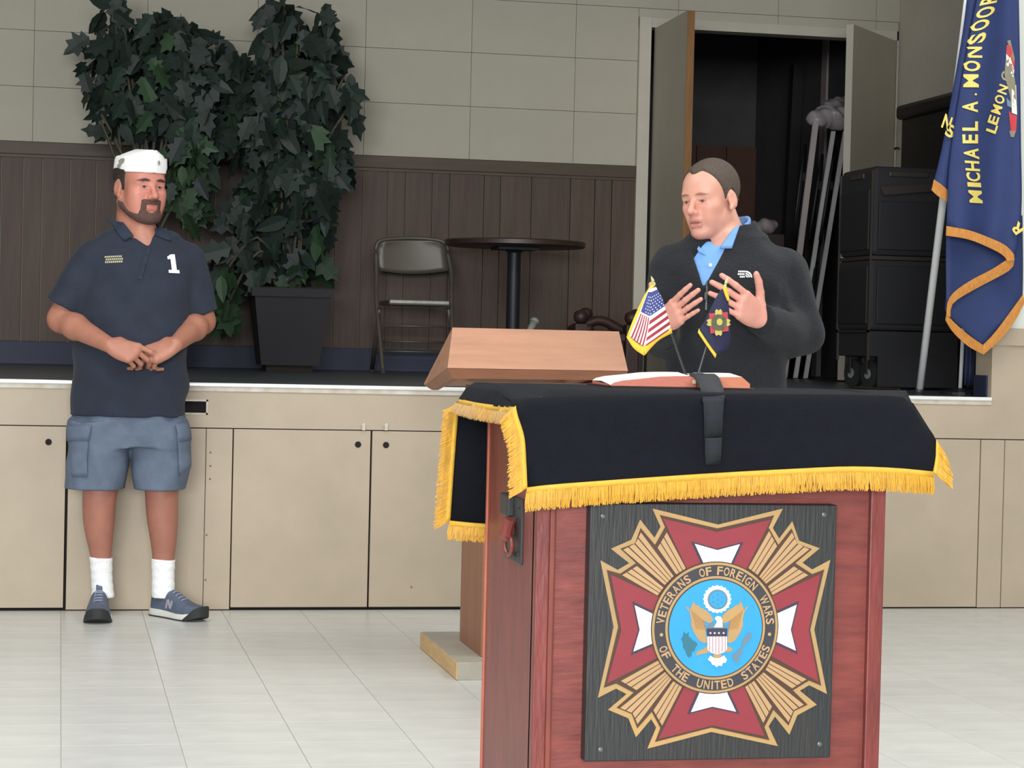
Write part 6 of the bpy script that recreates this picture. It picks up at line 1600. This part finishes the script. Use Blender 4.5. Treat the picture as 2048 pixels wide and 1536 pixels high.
for ch, c in (('L', (1982, 257)), ('E', (1985, 240)), ('M', (1992, 219)), ('O', (1998, 199)), ('N', (2005, 179)), ('G', (2011, 153))):
    pts, f = flag_glyph(ch, c, (5.5, -16), (-20, -7)); MB().add(pts, f).build('letter', M_LET if ch != 'G' else mat('muted_lettering', (150, 146, 120), 0.6), big)
tl_ = None
for ch, c, w, h_ in (('N', (1894, 245), (15, 9), (9, -27)), ('S', (1901, 262), (16, 8), (9, -24))):
    v, f = text_polys(ch, 1.0, 0.03); lo, hi = v.min(0), v.max(0)
    MB().add([P(c[0]+w[0]*q[0]+h_[0]*q[1], c[1]+w[1]*q[0]+h_[1]*q[1], 8.385) for q in (v-(lo+hi)/2)/(hi-lo)], f).build('letter', M_LET, big)
v, f = text_polys('R', 1.0, 0.03); lo, hi = v.min(0), v.max(0)
MB().add([P(2034+(-14)*q[0]+(-18)*q[1], 456+(-17)*q[0]+(12)*q[1], 8.33) for q in (v-(lo+hi)/2)/(hi-lo)], f).build('letter', M_LET, big)
M_FR, M_FW, M_FG = mat('flag_crest_red', (186, 44, 50), 0.6), mat('flag_crest_white', (226, 222, 208), 0.6), mat('flag_crest_grey', (128, 122, 98), 0.6)
for poly, m_ in (([(2014, 82), (2021, 80), (2030, 118), (2027, 124)], M_FG), ([(2013, 90), (2022, 92), (2030, 122), (2028, 142), (2012, 108)], M_FR), ([(2012, 108), (2020, 112), (2029, 140), (2027, 156), (2012, 128)], M_FW), ([(2010, 122), (2020, 118), (2030, 158), (2033, 210), (2024, 218), (2020, 190), (2008, 150)], M_FG), ([(2024, 178), (2032, 170), (2034, 230), (2024, 226)], M_FW), ([(2018, 222), (2024, 228), (2034, 232), (2032, 262), (2022, 262)], M_FR), ([(2019, 262), (2032, 262), (2028, 275), (2022, 274)], M_FG), ([(2013, 196), (2022, 204), (2024, 216), (2015, 212)], M_GRYP)):
    v, f = refine(np.array(poly, float), [tuple(range(len(poly)))], 12.0); pts = []; last = None
    for p in v:
        h_ = on_surface(tm, p[0], p[1], 0.006, last); last = h_ if h_ is not None else last; pts.append(h_ if h_ is not None else P(p[0], p[1], 8.33))
    MB().add(pts, f).build('crest_piece', m_, big)
# second, furled flag behind it
YK = 9.15
k0 = floor_at(1921, YK); k1 = P(1944, 330, YK)
fl2 = thing('flag', 'furled dark blue flag on a thin pale pole beside the right edge of the stage', 'flag', k0)
MB().tube([k0+Vector((0, 0, 0.004)), k1], 0.009, 10).build('pole', M_SILV, fl2, True)
MB().lathe([(0.09, 0), (0.09, 0.012), (0.02, 0.03)], k0, 20).build('pole_foot', M_TPED, fl2)
g = []
for i in range(17):
    t = i/16; r = []
    for j in range(9):
        u = 1928+(1946-1928)*(j/8)+12*(1-t)*(j/8-0.3); r.append(P(u+14*(1-t), 330+440*t, YK-0.015+0.02*math.sin(j*1.9+t*2)))
    g.append(r)
MB().grid(g, (0, 0.006, 0)).build('furled_cloth', mat('dark_blue_furled_cloth', (46, 56, 90), 0.6), fl2, True)

# ---------------------------------------------------------------- black cases and cabinet on the right of the stage
M_CASEB = mat('black_carpeted_case', (34, 34, 37), 0.8, var=0.12, vscale=30)
M_CASEF = mat('black_grille', (27, 27, 31), 0.7)
M_TRIMB = mat('dark_metal_trim', (62, 56, 52), 0.45, 0.3)
M_CAB = mat('dark_brown_cabinet', (44, 38, 36), 0.45, var=0.1, vscale=5)
def pbox(ul, ur, vt, vb, Y, dpt): 
    a = P(ul, (vt+vb)/2, Y).x; b_ = P(ur, (vt+vb)/2, Y).x; return (a, Y, P((ul+ur)/2, vb, Y).z), (b_, Y+dpt, P((ul+ur)/2, vt, Y).z)
YR2, YR3 = 9.95, 10.40
xl2 = P(1743, 500, YR2).x; xr2 = P(1924, 500, YR2).x; zt2 = P(1743, 331, YR2).z
cs = thing('equipment_case', 'large black two-tier equipment case on casters in front of the tall brown cabinet', 'case', ((xl2+xr2)/2, YR2, ZS))
def sd(u, v):
    d = ray(u, v); p = d*(xl2/d.x)+Vector((0, 0, CAMH)); return p
zm0, zm1 = sd(1700, 522).z, sd(1700, 515).z
zc1 = sd(1700, 660).z; zc0 = sd(1700, 712).z
up_b = MB().cbox((xl2, YR2, zm1), (xr2, YR3, zt2), 0.025).build('upper_box', M_CASEB, cs)
lo_b = MB().cbox((xl2, YR2, zc1), (xr2, YR3, zm0), 0.014).build('lower_box', M_CASEB, cs)
MB().box((xl2-0.003, YR2-0.003, zm0), (xr2, YR3, zm1)).build('joint_trim', M_TRIMB, cs)
for zz0, zz1, par in ((zm1+0.03, zt2-0.17, up_b), (zc1+0.03, zm0-0.03, lo_b)):
    MB().cbox((xl2+0.03, YR2-0.010, zz0), (xr2-0.04, YR2+0.01, zz1), 0.005).build('front_panel', M_CASEF, par)
    MB().cbox((xl2-0.008, YR2+0.035, zz0), (xl2+0.01, YR3-0.035, zz1+0.06*(par is up_b)), 0.005).build('side_panel', M_CASEF, par)
for y in (YR2+0.002, YR3-0.012): MB().box((xl2-0.006, y, zc1), (xl2+0.004, y+0.010, zt2-0.02)).build('corner_trim', M_TRIMB, up_b)
zr = P(1800, 384, YR2).z
MB().hexa([Vector(p) for p in ((xl2+0.05, YR2-0.016, zr-0.02), (xr2-0.10, YR2-0.016, zr+0.015), (xr2-0.10, YR2-0.009, zr+0.015), (xl2+0.05, YR2-0.009, zr-0.02), (xl2+0.03, YR2-0.016, zr+0.02), (xr2-0.10, YR2-0.016, zr+0.05), (xr2-0.10, YR2-0.009, zr+0.05), (xl2+0.03, YR2-0.009, zr+0.02))]).build('reflection_strip', M_TRIMB, up_b)  # faint slanted reflection on the case front, put in as a trim-coloured strip
MB().cbox((xl2+0.08, YR2-0.008, zt2-0.05), (xl2+0.28, YR2+0.01, zt2-0.025), 0.004).build('handle', M_TRIMB, up_b)
MB().cbox((xl2-0.006, YR2+0.12, zt2-0.055), (xl2+0.004, YR2+0.30, zt2-0.03), 0.003).build('handle', M_TRIMB, up_b)
cart = MB().cbox((xl2+0.004, YR2+0.004, zc0), (xr2-0.004, YR3-0.004, zc1-0.004), 0.006).build('cart', M_CASEB, cs)
for y in (YR2+0.008, YR3-0.024): MB().box((xl2-0.006, y, zc0-0.02), (xl2+0.006, y+0.016, zc1+0.004)).build('cart_trim', M_TRIMB, cart)
MB().box((xl2-0.006, YR2+0.008, zc1-0.012), (xl2+0.004, YR3-0.008, zc1)).build('cart_trim', M_TRIMB, cart)
MB().cbox((xl2+0.05, YR2+0.002, ZS+0.012), (xr2-0.004, YR2+0.018, zc0+0.01), 0.003).build('cart_skirt', M_CASEB, cart)
for x in (xl2+0.06, xr2-0.07):
    for y in (YR2+0.12, YR3-0.10):
        r = (zc0-ZS)*0.46
        w = MB().lathe([(r*0.55, -0.018), (r, -0.014), (r, 0.014), (r*0.55, 0.018)], (x, y, ZS+r), 20, (1, 0.2, 0)).build('caster_wheel', M_SOLEB, cs, True, auto=0.7)
        MB().lathe([(r*0.35, -0.022), (r*0.35, 0.022)], (x, y, ZS+r), 12, (1, 0.2, 0)).build('wheel_hub', mat('bright_hub', (170, 172, 174), 0.3, 0.4), w)
        MB().bar((x-0.028, y, ZS+r), (x-0.028, y, zc0), 0.006, 0.04, (0, 1, 0)).bar((x+0.028, y, ZS+r), (x+0.028, y, zc0), 0.006, 0.04, (0, 1, 0)).box((x-0.032, y-0.03, zc0-0.008), (x+0.032, y+0.03, zc0)).build('caster_fork', M_TRIMB, w)
cp = Vector((xl2+0.02, YR2-0.30, ZS))
tag(MB().tube(catmull([(xl2-0.04, YR2+0.10, ZS+0.006), (xl2-0.01, YR2-0.02, ZS+0.006), (xl2+0.03, YR2-0.14, ZS+0.006), (xl2+0.045, YR2-0.30, ZS+0.006)], 5), 0.006, 8).build('cable', M_TRIMB, None, True, origin=cp), 'short dark cable lying on the stage floor below the black equipment case', 'cable')
xf = P(1803, 260, 11.55).x; zt3 = P(1803, 240, 11.55).z; zl3 = P(1800, 211, 11.55).z
cb = thing('cabinet', 'tall dark brown cabinet with an overhanging rounded lid against the right stage wall', 'cabinet', (xf+0.2, 10.9, ZS))
x_e = min(xf+0.62, XC-0.03)
MB().cbox((xf, 10.55, ZS), (x_e, 11.55, zt3), 0.006).build('cabinet_body', M_CAB, cb)
MB().cbox((xf-0.03, 10.50, zt3), (x_e, 11.58, zl3), 0.022).build('lid', M_CAB, cb)
MB().cbox((xf-0.008, 10.62, ZS+0.1), (xf+0.004, 11.48, zt3-0.08), 0.004).build('side_panel', M_CAB, cb)
# small hook on the wall edge beside the door
hk = P(1790, 298, YB-0.012)
tag(MB().tube(catmull([hk, hk+Vector((0.0, -0.03, 0.005)), hk+Vector((0.03, -0.045, -0.012)), hk+Vector((0.06, -0.04, -0.03))], 4), 0.006, 8).build('wall_hook', M_TRIMB, smooth=True, origin=hk), 'small dark hook on the wall between the half-open door and the cabinet', 'hook')

# ---------------------------------------------------------------- storage room contents
M_TBLG = mat('grey_table_edge', (190, 190, 190), 0.5, var=0.06)
M_TBLL = mat('pale_table_laminate', (176, 164, 162), 0.6, var=0.06, vscale=4)
M_BRK = mat('black_leg_steel', (36, 36, 38), 0.5, 0.3)
def leaning_table(label, ub, vb, ut, vt, Y0, Y1, m, legs=True, w_px=10):
    b0 = P(ub, vb, Y0); b0.z = ZS+0.004; t0 = P(ut, vt, Y0); th_ = w_px*Y0*1.02/FPX
    tt = thing('folding_table', label, 'table', (b0.x, (Y0+Y1)/2, ZS), 'folding tables leaning in the storage room')
    n = Vector((1, 0, 0)); dv = Vector(((Y1-Y0)*0.36, Y1-Y0, 0))
    p = [b0, b0+n*th_, t0+n*th_, t0]
    MB().prism(p, dv).build('table_top', M_TBLL, tt)
    MB().prism([p[0]+Vector((0.002, -0.008, 0.002)), p[1]+Vector((-0.002, -0.008, 0.002)), p[2]+Vector((-0.002, -0.008, -0.002)), p[3]+Vector((0.002, -0.008, -0.002))], (0, 0.0075, 0)).build('edge_band', m, tt)
    if legs:
        for f0, f1_ in ((0.12, 0.44), (0.56, 0.88)):
            a = b0.lerp(t0, f0)+Vector((-0.013, 0.06, 0)); c = b0.lerp(t0, f1_)+Vector((-0.013, 0.06, 0))
            MB().tube(catmull([a, c, c+dv*0.82, a+dv*0.82], 3), 0.010, 8).build('leg_frame', M_BRK, tt, True)
            MB().bar(b0.lerp(t0, f1_-0.10)+Vector((-0.022, 0.03, 0)), b0.lerp(t0, f1_-0.10)+Vector((-0.002, 0.03, 0.0)), 0.03, 0.05).build('bracket', M_BRK, tt)
    return tt
leaning_table('grey edged folding table leaning nearest the half-open door, folded legs on its left', 1606, 756, 1686, 262, 12.62, 13.35, M_TBLG)
leaning_table('grey edged folding table leaning in the middle of the three in the storage room', 1586, 756, 1662, 262, 12.72, 13.45, M_TBLG)
leaning_table('pale folding table leaning farthest left of the three in the storage room', 1562, 756, 1626, 240, 12.66, 13.40, M_TBLL, w_px=13)
bd = MB(); b0 = P(1632, 744, 13.75); b0.z = ZS+0.002; t0 = P(1656, 62, 13.75)
bd.prism([b0, b0+Vector((0.09, 0, 0)), t0+Vector((0.09, 0, 0)), t0], (0, 0.10, 0)); tag(bd.build('board', M_TBLL, origin=b0), 'tall pale board standing behind the leaning folding tables in the storage room', 'board')
bd = MB(); b0 = P(1556, 744, 14.2); b0.z = ZS; t0 = P(1588, 128, 14.2)
bd.prism([b0, b0+Vector((0.075, 0, 0)), t0+Vector((0.075, 0, 0)), t0], (0, 0.08, 0)); tag(bd.build('post', M_BRK, origin=b0), 'black slanted post leaning in the dark storage room left of the tables', 'post')
def blob(name, label, cat, pts, rs, amp, m, hgt=0.009):
    c = np.array([np.array(p) for p in pts]); R_ = max(rs)+0.05
    f = Field(axis(c[:, 0].min()-R_, c[:, 0].max()+R_, hgt), axis(c[:, 1].min()-R_, c[:, 1].max()+R_, hgt), axis(c[:, 2].min()-R_, c[:, 2].max()+R_, hgt))
    for p, r in zip(c, rs): f.ell(p, (r*1.25, r, r*0.85), None, 0.05)
    f.noise(amp, [(44, 20, 36, 0.3, 0.6), (20, 60, 50, 1.9, 0.5), (80, 0, 46, 4.0, 0.4)])
    V, Q = f.mesh(name, 1); o0 = Vector(c.mean(0)); V = V-np.array(o0)
    o = np_mesh(name, V, Q, m, None); o.location = o0; ORG[o.name] = o0; return tag(o, label, cat)
M_PLAS = mat('white_plastic_film', (176, 168, 170), 0.35, var=0.06)
blob('plastic_sheet', 'crumpled white plastic sheet lying over the tops of the leaning tables', 'sheet', [P(1634, 240, 12.75), P(1655, 232, 12.8), P(1678, 238, 12.8), P(1690, 214, 13.0), P(1668, 212, 12.9)], [0.055, 0.075, 0.075, 0.08, 0.06], 0.010, M_PLAS)
cr = MB().cbox((P(1470, 700, 13.1).x, 12.95, ZS), (P(1548, 700, 13.1).x, 13.25, P(1530, 470, 13.1).z), 0.006)
tag(cr.build('carton', mat('dark_cardboard', (58, 46, 42), 0.8), origin=(P(1534, 700, 13.1).x, 13.1, ZS)), 'dark tall carton in the storage room behind the shoulder of the man in the fleece', 'box')
blob('bag', 'pale crumpled bag lying on the dark carton in the storage room', 'bag', [P(1520, 456, 13.08), P(1537, 450, 13.1)], [0.05, 0.05], 0.008, mat('pale_bag', (150, 136, 136), 0.6))
# brown boarding along the back of the storage room
zb_s = P(1385, 290, YB+2.88).z
for i, (ua, ub) in enumerate(((1340, 1390), (1390, 1450), (1450, 1512), (1512, 1572), (1572, 1640))):
    a, b_ = P(ua, 400, YB+2.88).x, P(ub, 400, YB+2.88).x
    MB().box((a+0.003, YB+2.872, ZS), (b_-0.003, YB+2.90, zb_s)).build('wainscot_plank', mat('storage_brown_board', (84, 50, 38), 0.6, var=0.15, vscale=4), bpy.data.objects['wall_storage'])
